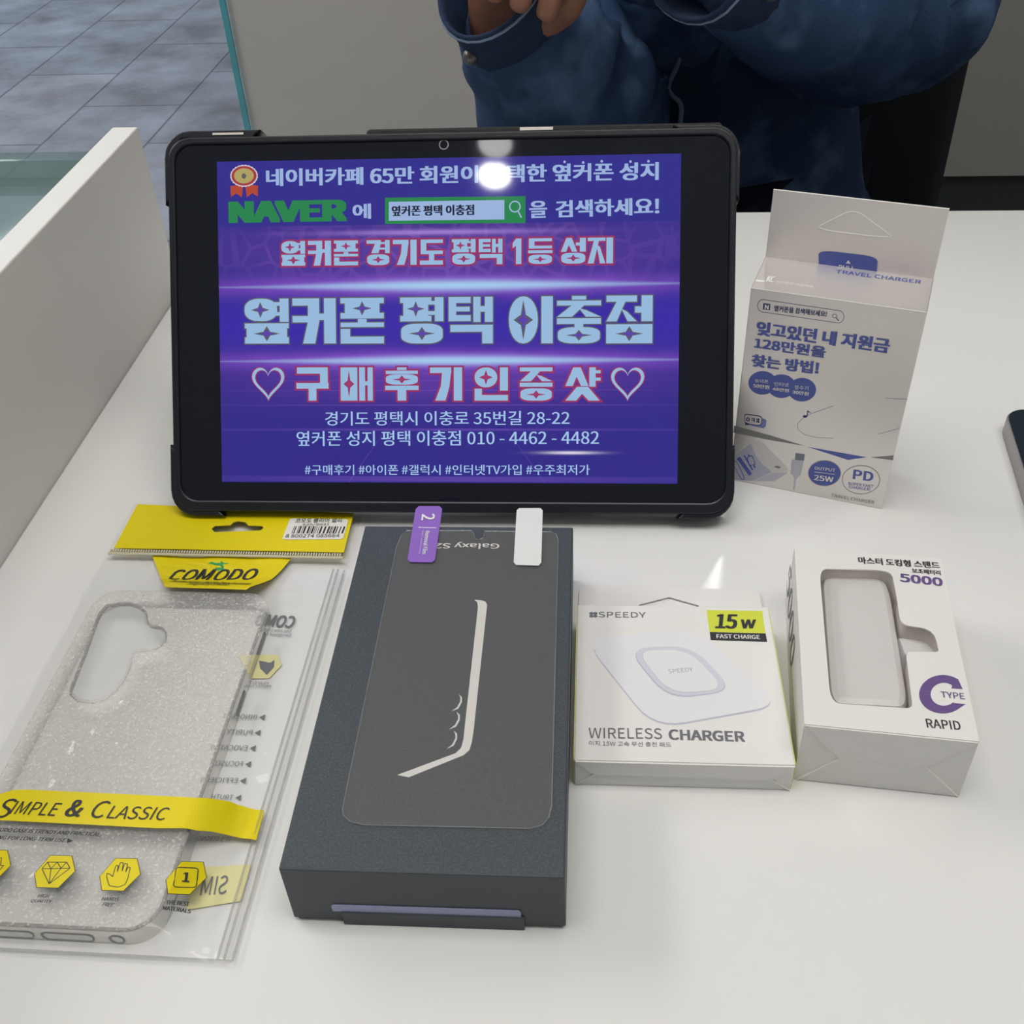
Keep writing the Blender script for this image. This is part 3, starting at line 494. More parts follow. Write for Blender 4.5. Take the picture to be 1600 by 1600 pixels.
S_PST=[
  G([(-148.17,380.31),(-147.91,381.01),(-147.14,381.44),(-145.87,381.58),(-122.06,381.64),(-120.8,381.51),(-120.05,381.12),(-119.8,380.47),(-119.76,368.39),(-120.01,367.76),(-120.77,367.35),(-122.04,367.18),(-146.12,366.25),(-147.4,366.33),(-148.16,366.7),(-148.4,367.36)],'sticker',1),
  T('코모도 클리어 젤리',-145.02,378.02,-122.83,378.93,3.3,'ink',0.0,0),
  T('S25/S931',-141.02,375.68,-128.22,376.34,1.96,'ink',0.0,0),
  G([(-144.85,375.9),(-144.53,375.91),(-144.56,370.57),(-144.88,370.56)],'ink',1),
  G([(-144.1,375.91),(-143.56,375.92),(-143.6,370.59),(-144.14,370.58)],'ink',1),
  G([(-142.59,375.93),(-142.27,375.94),(-142.32,370.63),(-142.64,370.62)],'ink',1),
  G([(-141.94,375.94),(-141.08,375.96),(-141.15,370.66),(-142.01,370.64)],'ink',1),
  G([(-140.43,375.96),(-140.11,375.97),(-140.19,370.69),(-140.51,370.68)],'ink',1),
  G([(-139.68,375.97),(-138.82,375.99),(-138.92,370.72),(-139.77,370.7)],'ink',1),
  G([(-137.85,375.99),(-136.99,376.02),(-137.11,370.77),(-137.96,370.75)],'ink',1),
  G([(-136.56,376.01),(-136.24,376.02),(-136.36,370.79),(-136.68,370.78)],'ink',1),
  G([(-135.81,376.02),(-134.95,376.04),(-135.09,370.83),(-135.94,370.8)],'ink',1),
  G([(-134.62,376.04),(-134.3,376.04),(-134.45,370.84),(-134.77,370.83)],'ink',1),
  G([(-133.87,376.05),(-133.55,376.06),(-133.7,370.86),(-134.02,370.85)],'ink',1),
  G([(-132.9,376.06),(-132.58,376.07),(-132.75,370.89),(-133.07,370.88)],'ink',1),
  G([(-131.94,376.07),(-131.08,376.1),(-131.26,370.93),(-132.11,370.91)],'ink',1),
  G([(-130.11,376.1),(-129.25,376.12),(-129.45,370.98),(-130.3,370.96)],'ink',1),
  G([(-128.29,376.12),(-127.43,376.14),(-127.65,371.03),(-128.5,371.01)],'ink',1),
  G([(-127,376.14),(-126.46,376.15),(-126.69,371.05),(-127.22,371.04)],'ink',1),
  G([(-126.14,376.15),(-125.82,376.16),(-126.06,371.07),(-126.37,371.06)],'ink',1),
  G([(-125.39,376.16),(-124.54,376.18),(-124.78,371.11),(-125.63,371.08)],'ink',1),
  G([(-124.1,376.18),(-123.57,376.19),(-123.83,371.13),(-124.36,371.12)],'ink',1),
  G([(-122.6,376.2),(-122.07,376.21),(-122.34,371.17),(-122.87,371.16)],'ink',1),
  G([(-121.1,376.22),(-120.25,376.24),(-120.54,371.22),(-121.39,371.2)],'ink',1),
  T('8 800274 085664',-147.1,367.3,-121.77,368.32,2.4,'ink',0.0,0),
]
S_PF=[
  G([(-207.91,355.82),(-141.52,355.91),(-152.82,324.86),(-189.28,325.54)],'yellow',1),
  T('COMODO',-194.48,338.44,-154.38,339.52,8.14,'ink',0.03,0.25),
  T('The new creator of Mobile Phone Accessory',-191.13,332.13,-153.63,329.92,5.12,'ink',0.02,0.2),
  T('Designed by COMODO',-180.96,327.84,-162.45,327.6,4.18,'ink',0.02,0.2),
  G([(-174.04,351.44),(-172.17,350.43),(-171.31,347.44),(-173.6,346.32),(-175.68,348.06),(-172.65,348.45),(-173.52,349.64),(-175.69,349.87),(-175.82,351.39)],'liz',2),
  G([(-179.92,350.96),(-178.5,352.22),(-176.13,351.38),(-173.95,351.14),(-173.87,352.66),(-172.47,351.49),(-169.77,351.26),(-172.04,349.98),(-176.3,350.16),(-178.05,350.71)],'liz',2),
  G([(-175.08,347.78),(-170.27,347.47),(-169.63,345.99),(-172.13,346.67),(-174.21,346.6)],'liz',2),
  T('S',-212.31,206.83,-206.24,206.93,8.15,'ink',0.0,0.2),
  T('IMPLE',-207.22,208.73,-189.61,208.63,5.35,'ink',0.0,0.2),
  T('&',-187.2,208.74,-181.18,208.65,6.87,'ink',0.04,0.1),
  T('C',-177.51,208.45,-171.99,208.53,7.19,'ink',0.0,0.2),
  T('LASSIC',-171.59,208.55,-149.97,208.65,5.32,'ink',0.0,0.2),
  T('COMODO CASE IS TRENDY AND PRACTICAL.',-211.86,201.48,-170.69,201.28,1.52,'ink',0.05,0.2),
  T('STRONG FOR LONG-TERM USE.',-212.04,198.42,-181.89,198.36,1.5,'ink',0.05,0.2),
  G([(-182.08,200.21),(-179.65,199.17),(-181.66,198.19)],'ink',1),
  G([(-211.27,187.24),(-208.94,194.42),(-201.15,194.63),(-197.3,188.78),(-200.42,182.16),(-208.04,182.03)],'ink',1),
  G([(-211.03,187.28),(-208.78,194.21),(-201.27,194.4),(-197.55,188.76),(-200.55,182.37),(-207.92,182.25)],'yellow',2),
  G([(-188.15,186.27),(-185.5,193.39),(-177.79,193.59),(-174.28,187.8),(-177.67,181.24),(-185.21,181.11)],'ink',1),
  G([(-187.91,186.31),(-185.35,193.17),(-177.92,193.36),(-174.53,187.78),(-177.8,181.45),(-185.08,181.33)],'yellow',2),
  G([(-165.43,186.31),(-162.47,193.39),(-154.84,193.59),(-151.64,187.83),(-155.31,181.31),(-162.77,181.18)],'ink',1),
  G([(-165.19,186.35),(-162.33,193.17),(-154.97,193.37),(-151.88,187.81),(-155.42,181.52),(-162.63,181.39)],'yellow',2),
  G([(-142.62,186.23),(-139.71,193.78),(-133.67,196.23),(-131.39,191.37),(-134.5,183.51),(-140.47,181.43)],'ink',1),
  G([(-142.4,186.29),(-139.61,193.59),(-133.78,195.96),(-131.58,191.27),(-134.58,183.69),(-140.34,181.67)],'yellow',2),
  T('HIGH',-183.24,177.63,-179.26,177.67,1.2,'ink',0.05,0.2),
  T('QUALITY',-184.83,175.62,-177.65,175.67,1.19,'ink',0.05,0.2),
  T('HANDS',-161.41,177.61,-155.58,177.67,1.27,'ink',0.05,0.2),
  T('FREE',-160.52,175.66,-156.64,175.62,1.26,'ink',0.05,0.2),
  T('THE BEST',-139.74,177.86,-133.38,179.82,1.38,'ink',0.05,0.2),
  T('MATERIALS',-140.24,175.66,-132.5,177.75,1.37,'ink',0.05,0.2),
  T('1',-137.62,186.9,-135.61,187.61,3.13,'ink',0.06,0.2),
]
S_PBAND=[
  [(-218.36,214.36,-214.23,205.64),(-214.46,216.89,-209.47,206.04),(-210.27,218.81,-204.55,206.09),(-206.22,219.18,-200.4,206.01),(-181.81,219.04,-176.65,205.85),(-156.79,218.74,-152.32,205.55),(-141.97,218.58,-138.46,206.22),(-136.42,220.07,-133.98,207.8),(-131.74,221.42,-129.98,208.63),(-128.11,221.61,-126.39,208.9),(-124.96,221.4,-124.04,208.8),(-119.99,221.35,-119.51,208.49)],
]
S_PLINE=[
  ([(-186.16,188.06),(-185.29,190.65),(-178.71,190.97),(-176.64,188.78),(-181.38,182.7)],1),
  ([(-186.16,188.06),(-176.64,188.78)],0),
  ([(-185.29,190.65),(-183.08,188.21),(-181.38,182.7)],0),
  ([(-178.71,190.97),(-179.72,188.63),(-181.38,182.7)],0),
  ([(-183.08,188.21),(-181.96,190.81),(-179.72,188.63)],0),
  ([(-160.8,183.07),(-162.93,186.27),(-163.24,187.51),(-161.94,187.15),(-160.87,186.37),(-161.26,190.55),(-160.49,190.59),(-159.94,188.26),(-160.15,191.79),(-159.09,191.67),(-158.43,188.58),(-158.49,191.53),(-157.45,191.25),(-157.06,188.23),(-156.89,190.34),(-156.05,189.96),(-155.48,185.81),(-155.66,183.74),(-157.57,182.66)],1),
  ([(-140.44,190.17),(-140.42,190.78),(-140.14,191.21),(-139.62,191.46),(-135.36,192.99),(-134.84,193.08),(-134.49,192.87),(-134.3,192.35),(-133.53,187.67),(-133.54,187.07),(-133.79,186.61),(-134.28,186.28),(-138.62,184.58),(-139.17,184.53),(-139.55,184.77),(-139.74,185.31)],1),
  ([(-204.13,191.01),(-201.99,191.55),(-201.03,188.6),(-199.86,188.66),(-201.05,185.22)],0),
]
S_PBK=[
  G([(-151.31,297.37),(-134.26,298.25),(-131.31,292.46),(-134.72,284.98),(-142.15,284.7)],'paleyel',1),
  G([(-141.45,294.58),(-136.41,293.52),(-134.93,295.2),(-134.19,291.12),(-136.11,286.75),(-139.85,290.29)],'grey',2),
  T('COMO',-131.69,313.67,-149.19,314.67,-6.97,'grey',0.03,0.0),
  T('The new creator',-131.68,310.75,-146.39,311.56,-2.1,'grey',0,0),
  T('Designed by',-131.45,308.13,-143.66,308.62,-2.09,'grey',0,0),
  T('PERFECT',-134.33,281.63,-142.73,281.66,-1.32,'grey',0,0),
  T('PROTECTION',-132.77,279.9,-143.61,279.72,-1.43,'grey',0,0),
  G([(-133.6,264.95),(-131.46,266.5),(-131.25,263.58)],'grey',1),
  T('INNOCENT',-134.5,263.56,-148.22,263.45,-2.47,'grey',0,0),
  G([(-133.36,257.23),(-131.26,258.74),(-131.05,255.91)],'grey',1),
  T('PURITY',-134.25,255.88,-144.42,255.89,-2.4,'grey',0,0),
  G([(-133.32,249.78),(-131.25,251.26),(-131.04,248.5)],'grey',1),
  T('EVOCATIVE',-134.2,248.47,-149.2,248.25,-2.34,'grey',0,0),
  G([(-133.14,242.33),(-131.09,243.77),(-130.89,241.08)],'grey',1),
  T('FOCUSED',-134,241.05,-145.53,240.96,-2.27,'grey',0,0),
  G([(-132.97,234.78),(-130.95,236.18),(-130.75,233.58)],'grey',1),
  T('EFFICIENT',-133.82,233.54,-148.4,233.29,-2.21,'grey',0,0),
  G([(-132.74,227.25),(-130.76,228.62),(-130.56,226.09)],'grey',1),
  T('TRUTH',-133.58,226.05,-141.61,226.07,-2.15,'grey',0,0),
  G([(-139.66,198.13),(-119.52,200.25),(-119.3,186.43),(-137.03,182.25)],'paleyel',1),
  T('SIM',-125.12,188.62,-134,187.51,-7.21,'grey',0,0),
  T("IT'S STRONG",-129.73,208.66,-141.28,208.56,-2.08,'grey',0,0),
]
S_CAM=[
  G([(-212.01,315.15),(-207.46,316.39),(-202.52,316.56),(-197.36,314.68),(-193.73,311.41),(-191.41,306.16),(-188.58,303.62),(-184.03,303.13),(-181.23,299.98),(-179.97,296.17),(-181.1,292.97),(-183.76,290.98),(-187.31,290.23),(-190.48,289.74),(-190.92,286.99),(-189.72,279.7),(-189.88,273.73),(-191.16,268.42),(-193.74,264.29),(-198.4,262.17),(-204.2,262.96),(-208.37,266.01),(-209.11,268.3),(-210.65,286.26),(-212.76,304.1),(-213.34,310.75)],'x',1),
]

# ------------------------------------------------------------------ the setting
FZ = -.75
m = MB(); m.add([(-4, -3, FZ), (3.2, -3, FZ), (3.2, 7, FZ), (-4, 7, FZ)], [[0, 1, 2, 3]], 'floor'); struct('floor', m)
m = MB(); m.box((-4, -3, 1.86), (3.2, 7, 1.9), 'ceil'); struct('ceiling', m)
m = MB(); m.box((-4, 7, FZ), (3.2, 7.05, 1.86), 'wallw'); struct('wall_far', m)
m = MB(); m.box((-4.05, -3, FZ), (-4, 7, 1.86), 'wallw'); struct('wall_left', m)
m = MB(); m.box((3.2, -3, FZ), (3.25, 7, 1.86), 'wallw'); struct('wall_right', m)
m = MB(); m.box((-4, -3.05, FZ), (3.2, -3, 1.86), 'wallw'); struct('wall_near', m)
WY = 2.5
m = MB(); m.box((-.849, WY, FZ), (.25, WY + .09, 1.86), 'taupe'); struct('wall_back', m)
m = MB(); m.box((.25, 1.9, -.4590), (3.2, 1.99, .9), 'olive'); m.box((.25, 1.99, FZ), (.30, WY, .9), 'olive'); m.box((.25, WY, FZ), (3.2, WY + .09, 1.86), 'olive'); struct('wall_back_right', m)
m = MB(); m.box((.25, 1.915, FZ), (3.2, 1.99, -.4590), 'base'); struct('baseboard_back', m)
t = thing('glass_sheet', 'clear glass sheet with a teal edge fixed along the taupe back wall', 'glass panel', (-.8625, WY - .012, FZ))
m = MB(); m.box((.013, 0, .01), (1.11, .010, 2.58), 'glass'); m.build('pane', t)
m = MB(); m.box((0, 0, .01), (.0125, .010, 2.58), 'teal'); o = m.build('polished_edge', t); o['label'] = 'teal edge of the glass'

def downlight(x, y, r, strength, label, grp):
    t = thing('downlight', label, 'ceiling light', (x, y, 1.86), 0, grp)
    m = MB(); n = 28; ring = [(math.cos(2 * PI * k / n), math.sin(2 * PI * k / n)) for k in range(n)]
    prof = [(r, -.002), (r + .004, -.008), (r + .016, -.006), (r + .018, 0)]
    vs = [(a * q, b * q, z) for q, z in prof for a, b in ring]; m.add(vs, [[j * n + k, j * n + (k + 1) % n, (j + 1) * n + (k + 1) % n, (j + 1) * n + k] for j in range(3) for k in range(n)], 'wallw'); m.build('housing', t, True)
    mm_ = bpy.data.materials.get('lamp_%d' % strength) or mat('lamp_%d' % strength, (.8, .8, .8), .5, emit=(1, .98, .95)); mm_.node_tree.nodes['Principled BSDF'].inputs['Emission Strength'].default_value = strength
    m = MB(); m.add([(a * r, b * r, -.003) for a, b in ring], [list(range(n))[::-1]], mm_); m.build('lens', t)
downlight(-.224, -.990, .040, 45, 'round ceiling downlight mirrored brightly in the tablet', 'downlights')
downlight(-.217, -.895, .040, 9, 'added dim light disc for the faint second reflection in the tablet', 'downlights')  # added to give the fainter double reflection off the tablet's film
downlight(.325, 2.41, .06, 70, 'round ceiling downlight whose glint shows on the white desk behind the boxes', 'downlights')

# ------------------------------------------------------------------ desk and what stands beside it
t = thing('desk', 'white glossy counter desk with a raised panel along its left edge', 'desk', (0, 0, FZ))
m = MB(); m.box((-.2795, -.45, .71), (1.25, .733, .75), 'desk', .0012, 2); m.build('desktop', t)
m = MB(); m.box((-.2955, -.45, 0), (-.2798, .620, .857), 'panel', .0008, 2); m.build('side_panel', t)
m = MB(); m.box((1.19, -.40, 0), (1.23, .70, .7095), 'desk', .001, 1); m.build('leg_panel', t)
m = MB(); m.box((-.2794, -.42, .08), (1.189, -.40, .7095), 'desk', .001, 1); m.build('front_panel', t)

t = thing('glass_table', 'low glass table beyond the white raised panel, its edge greenish', 'table', (-1.25, 1.36, FZ))
m = MB(); m.box((-.75, -.55, .538), (.62, .030, .55), 'glassrail', .002, 1); m.build('glass_top', t)
m = MB(); m.box((-.75, -.034, .515), (.62, -.030, .538), 'glassrail'); m.box((-.75, .02, .505), (.62, .03, .538), 'glassrail'); m.build('edge_rail', t)
for x in (-.72, .59):
    for y in (-.52, .0): m = MB(); m.tube([(x, y, 0), (x, y, .5375)], .012, 'alu', 12); m.build('leg', t)

# ------------------------------------------------------------------ tablet
STV = .1915
TO = Vector((-.0729, .3771, 0)); TILT, TYAW = .6275, .0156
tab = thing('tablet', 'tablet in a black rugged case leaning back, its screen lit with a purple advertisement', 'tablet', TO)
TM = Matrix.Translation(TO) @ Matrix.Rotation(TYAW, 4, 'Z') @ Matrix.Rotation(PI / 2 - TILT, 4, 'X')
tab.matrix_world = TM
m = MB(); m.plate(rrect(-.1277, .0155, .1297, .1823, .0085), [], -.0075, 0, 'glassblack', bev=.0006); m.build('glass_front', tab)
m = MB(); fr = rrect(-.1308, .0105, .1325, .1853, .0105); inn = rrect(-.1274, .0158, .1294, .1820, .0082)
m.plate(fr, [inn], -.0118, .0011, 'rubber', bev=.0008); m.plate(fr, [], -.0118, -.0078, 'rubber', bev=.0006); m.build('case_frame', tab, 'auto')
def bumper(cx, cy, sx, sy, lx, ly, th):   # an L-shaped corner guard hugging the frame
    o = rrect(0, 0, .05, .05, .012, 6)[14:21]; pts = [(0, ly), (-.0001, .012)] + o + [(.012, 0), (lx, 0), (lx - .004, th), (.0145, th), (.0085, .0035), (.0045, .0085), (th * .9, .0145), (th * .9, ly - .004)]
    pts = [(cx + sx * x, cy + sy * y) for x, y in pts]
    return pts[::-1] if sx * sy < 0 else pts
for (cx, cy, sx, sy, lx, ly, th) in ((-.1325, .1885, 1, -1, .046, .034, .0038), (.1338, .1868, -1, -1, .030, .034, .0034), (-.1325, .0082, 1, 1, .026, .034, .0040), (.1335, .0082, -1, 1, .026, .034, .0040)):
    m = MB(); m.plate(bumper(cx, cy, sx, sy, lx, ly, th), [], -.0125, .0004, 'rubber', bev=.0007); m.build('corner_bumper', tab, 'auto')
for y0, y1 in ((.044, .0885),):
    m = MB(); m.plate([(.1322, y0 + .003), (.1322, y1 - .003), (.1309, y1), (.1309, y0)][::-1], [], -.0115, -.0005, 'rubber', bev=.0003); m.build('button_cover', tab)
m = MB(); m.plate(rrect(-.0395, .168, .1275, STV, .002), [], -.0200, -.0126, 'rubber2', bev=.0012); m.build('folio_strap', tab, 'auto')
m = MB(); m.box((.0335, STV - .0022, -.0128), (.0490, STV - .0008, -.0124), 'silver'); m.build('strap_label', tab)
m = MB(); m.box((-.1092, .1862, .0004), (-.0945, .1872, .0006), 'silver'); m.build('case_label', tab)
m = MB(); n = 20; cxx, cyy = -.0007, .1800
m.add([(cxx + .0023 * math.cos(2 * PI * k / n), cyy + .0023 * math.sin(2 * PI * k / n), .00004) for k in range(n)], [list(range(n))], 'alu'); m.add([(cxx + .0018 * math.cos(2 * PI * k / n), cyy + .0018 * math.sin(2 * PI * k / n), .00007) for k in range(n)], [list(range(n))], 'glassblack'); m.build('front_camera', tab)
# rear prop that holds it up, a folded flap behind the case
Mi = TM.inverted(); back = lambda p: tuple(Mi @ Vector(p))
m = MB(); hgt = TM @ Vector((0, .125, -.0127)); foot = Vector((TO.x, hgt.y + .045, .0008))
a0, a1 = Mi @ Vector((TO.x - .07, hgt.y, hgt.z)), Mi @ Vector((TO.x + .07, hgt.y, hgt.z)); b0, b1 = Mi @ (foot + Vector((-.07, 0, 0))), Mi @ (foot + Vector((.07, 0, 0))); th = Vector((0, 0, -.0025))
m.add([a0, a1, b1, b0, a0 + th, a1 + th, b1 + th, b0 + th], [[0, 1, 2, 3], [7, 6, 5, 4], [0, 4, 5, 1], [1, 5, 6, 2], [2, 6, 7, 3], [3, 7, 4, 0]], 'rubber2'); m.build('rear_prop', tab)
# the lit picture
def R_(x0, y0, x1, y1): return ('P', [(x0, y0), (x1, y0), (x1, y1), (x0, y1)])
def P_(*p): return ('P', list(p))
def E_(x0, y0, x1, y1, r=.5):
    rx = (x1 - x0) * r; ry = (y1 - y0) * min(.5, r); o = []
    for cx, cy, a in ((x1 - rx, y1 - ry, 0), (x0 + rx, y1 - ry, 90), (x0 + rx, y0 + ry, 180), (x1 - rx, y0 + ry, 270)): o += [(cx + rx * math.cos(R(a + 15 * i)), cy + ry * math.sin(R(a + 15 * i))) for i in range(7)]
    return ('P', o)
def S_(cx, cy, rx, ry): return ('S', cx, cy, rx, ry)
YEO = [R_(.80, .48, 1, 1), R_(.55, .84, .82, .92), R_(.55, .62, .82, .70)]
JI = lambda x1, y0: [R_(0, .87, x1, 1), P_((x1 * .36, .9), (x1 * .64, .9), (x1 * .34, y0), (0, y0)), P_((x1 * .5, .72), (x1 * .68, .66), (x1, y0), (x1 * .70, y0))]
SI = lambda x1, y0, y1: [P_((x1 * .34, y1), (x1 * .66, y1), (x1 * .32, y0), (0, y0)), P_((x1 * .44, y0 + (y1 - y0) * .62), (x1 * .66, y1), (x1, y0), (x1 * .68, y0))]
PI_ = lambda x1, y0: [R_(0, .88, x1, 1), R_(0, y0, x1, y0 + .12), R_(x1 * .1, y0 + .06, x1 * .9, .94)]
OB = lambda y1: [E_(.02, 0, .98, y1, .34), S_(.5, y1 / 2, .27, y1 * .30)]
GL = {
 '옆': [E_(0, .5, .74, 1, .42), S_(.36, .75, .19, .16)] + YEO + [R_(0, 0, 1, .14), R_(0, .34, 1, .45), R_(.04, .08, .96, .36), S_(.5, .22, .27, .15)],
 '커': [R_(0, .84, .62, 1), P_((.36, .9), (.62, .9), (.62, .5), (.52, 0), (.24, 0), (.36, .5)), R_(0, .47, .6, .61), R_(.6, .52, .76, .66), R_(.73, 0, 1, 1)],
 '폰': PI_(1, .55) + [S_(.5, .77, .2, .14), R_(.4, .42, .6, .54), R_(0, .36, 1, .46), R_(0, 0, .22, .32), R_(0, 0, 1, .15)],
 '평': PI_(.72, .48) + [S_(.36, .75, .18, .15)] + YEO + OB(.43),
 '택': [R_(0, .87, .5, 1), R_(0, .69, .48, .79), R_(0, .48, .5, .61), R_(0, .5, .17, 1), R_(.56, .46, .72, 1), R_(.82, .46, 1, 1), R_(.7, .68, .84, .80), R_(.04, .25, 1, .40), R_(.76, 0, 1, .3)],
 '이': [E_(0, 0, .66, 1, .48), S_(.33, .5, .20, .38), R_(.74, 0, 1, 1)],
 '충': [R_(.34, .92, .66, 1), R_(0, .80, 1, .90), P_((.36, .82), (.64, .82), (.34, .56), (0, .56)), P_((.5, .74), (.66, .7), (1, .56), (.66, .56)), R_(0, .41, 1, .53), R_(.4, .32, .6, .44)] + OB(.34),
 '점': JI(.66, .46) + [R_(.62, .64, .80, .77), R_(.76, .46, 1, 1), R_(0, 0, 1, .40), S_(.5, .2, .27, .14)],
 '경': [R_(0, .86, .62, 1), P_((.38, .9), (.62, .9), (.52, .48), (.2, .48))] + YEO + OB(.43),
 '기': [R_(0, .83, .66, 1), P_((.38, .9), (.66, .9), (.60, .4), (.48, 0), (.16, 0), (.34, .45)), R_(.74, 0, 1, 1)],
 '도': [R_(.04, .86, 1, 1), R_(.04, .42, .28, 1), R_(.04, .42, 1, .56), R_(.4, .12, .62, .46), R_(0, 0, 1, .17)],
 '1': [R_(.38, 0, .9, 1), P_((.4, 1), (.4, .72), (.05, .62), (.05, .82))],
 '등': [R_(.03, .88, .98, 1), R_(.03, .62, .26, 1), R_(.03, .60, .98, .71), R_(0, .42, 1, .53)] + OB(.36),
 '성': SI(.66, .46, 1) + [R_(.60, .70, .80, .82), R_(.76, .46, 1, 1)] + OB(.42),
 '지': JI(.70, 0) + [R_(.74, 0, 1, 1)],
 '구': [R_(.02, .81, .98, 1), R_(.74, .46, .98, 1), R_(0, .36, 1, .53), R_(.38, 0, .62, .4)],
 '매': [R_(0, 0, .52, 1), S_(.26, .5, .15, .36), R_(.58, 0, .76, 1), R_(.84, 0, 1, 1), R_(.74, .46, .86, .58)],
 '후': [R_(.36, .92, .64, 1), R_(.02, .80, .98, .90), E_(.02, .48, .98, .79, .34), S_(.5, .635, .26, .11), R_(0, .32, 1, .45), R_(.37, 0, .63, .34)],
 '인': [E_(0, .40, .68, 1, .48), S_(.34, .70, .19, .20), R_(.76, .30, 1, 1), R_(0, 0, .22, .36), R_(0, 0, 1, .17)],
 '증': [R_(0, .88, 1, 1), P_((.36, .9), (.64, .9), (.34, .58), (0, .58)), P_((.5, .78), (.66, .74), (1, .58), (.68, .58)), R_(0, .42, 1, .54)] + OB(.37),
 '샷': SI(.66, .44, 1) + [R_(.68, .42, .86, 1), R_(.84, .82, 1, .91), R_(.84, .60, 1, .69)] + SI(.98, 0, .42),
}
m = MB(); m.add([(-.1075, .0245, .00004), (.1075, .0245, .00004), (.1075, .1741, .00004), (-.1075, .1741, .00004)], [[0, 1, 2, 3]], 'screen')
LT = lambda x, y, l: (x, y, .00004 + .00005 * l)
put(m, S_SC, LT, {'ink': 'ink_s'})
def fan(pts, mt, l):
    l += nudge(); m.add([LT(x / 1000, y / 1000, l) for x, y in pts], [list(range(len(pts)))], mt)
def grow(pts, e):
    n = len(pts); o = []
    for i in range(n):
        a, b, c = Vector(pts[i - 1]), Vector(pts[i]), Vector(pts[(i + 1) % n]); d1 = (b - a).normalized(); d2 = (c - b).normalized()
        n1 = Vector((d1.y, -d1.x)); n2 = Vector((d2.y, -d2.x)); k = n1 + n2; q = k / max(.35, k.dot(n1)) if k.length > .01 else n1; o.append(tuple(b + q * e))
    return o
def ccw(p): return p if sum(p[i - 1][0] * p[i][1] - p[i][0] * p[i - 1][1] for i in range(len(p))) > 0 else p[::-1]
for sy, x, y, w_, h_, kind in S_DISP:
    sc_ = lambda q: (x + q[0] * w_, y + q[1] * h_); e = .55 if kind == 'gold' else .85; bgm = 'starbg' if kind == 'gold' else 'starred'
    if sy == '♡':
        hp = []
        for k in range(40):
            a = 2 * PI * k / 40; hx, hy = 16 * math.sin(a) ** 3, 13 * math.cos(a) - 5 * math.cos(2 * a) - 2 * math.cos(3 * a) - math.cos(4 * a); hp.append((x + w_ * (.5 + hx / 33), y + h_ * (.58 + hy / 29)))
        hp = ccw(hp)
        for (ea, eb, mt, l) in ((.55, -2.05, 'red', 1), (0, -1.5, 'big', 2)):
            cx_, cy_ = x + w_ * .5, y + h_ * .60; A = [(cx_ + (p_[0] - cx_) * (1 + ea / w_ * 2), cy_ + (p_[1] - cy_) * (1 + ea / w_ * 2)) for p_ in hp]; B = [(cx_ + (p_[0] - cx_) * (1 + eb / w_ * 2), cy_ + (p_[1] - cy_) * (1 + eb / w_ * 2)) for p_ in hp]; k = len(hp)
            m.add([LT(a / 1000, b / 1000, l) for a, b in A + B], [[i, (i + 1) % k, k + (i + 1) % k, k + i] for i in range(k)], mt)
        continue
    for g in GL[sy]:
        if g[0] == 'P':
            p = ccw([sc_(q) for q in g[1]]); fan(grow(p, e), kind, 1); fan(p, 'big', 2)
        else:
            _, cx, cy, rx, ry = g
            for k, mt, l in ((1.12, kind, 3), (.66, bgm, 4)):
                pts = []
                for i in range(16):
                    a = 2 * PI * i / 16; rr = 1 if i % 4 == 0 else (.36 if i % 2 == 0 else .50); pts.append((cx + rx * k * rr * math.cos(a), cy + ry * k * rr * math.sin(a)))
                fan([sc_(q) for q in pts], mt, l)
# rosette medal printed in the picture
mx0, my0 = -94.6, 167.4
def el(cx, cy, rx, ry, n, mt, l, wob=0): fan([(cx + rx * (1 + wob * (k % 2)) * math.cos(2 * PI * k / n), cy + ry * (1 + wob * (k % 2)) * math.sin(2 * PI * k / n)) for k in range(n)], mt, l)
for sx in (-1, 1): fan([(mx0 + sx * .4, my0 - 4), (mx0 + sx * 6.6, my0 - 4.5), (mx0 + sx * 6.4, my0 - 9.6), (mx0 + sx * 3.9, my0 - 8), (mx0 + sx * 1.2, my0 - 9.8)], 'ribbon', 1)
el(mx0, my0, 6.4, 4.9, 48, 'medalwhite', 2, .05); el(mx0, my0, 6.0, 4.5, 30, 'medal', 3); el(mx0, my0, 4.7, 3.5, 26, 'medalgold', 4); el(mx0, my0 - .1, 1.2, 1.4, 5, 'gold', 5)
cxm, cym = 32.1, 151.5
mg = [(cxm + 2.7 * math.cos(2 * PI * k / 20), cym + 2.7 * math.sin(2 * PI * k / 20)) for k in range(20)]; mg2 = [(cxm + 2.1 * math.cos(2 * PI * k / 20), cym + 2.1 * math.sin(2 * PI * k / 20)) for k in range(20)]
m.add([LT(a / 1000, b / 1000, 2) for a, b in mg + mg2], [[i, (i + 1) % 20, 20 + (i + 1) % 20, 20 + i] for i in range(20)], 'txt'); fan([(cxm + 1.2, cym - 2.2), (cxm + 1.7, cym - 1.9), (cxm + 3.3, cym - 4.9), (cxm + 2.7, cym - 5.2)], 'txt', 2)
m.build('screen', tab)

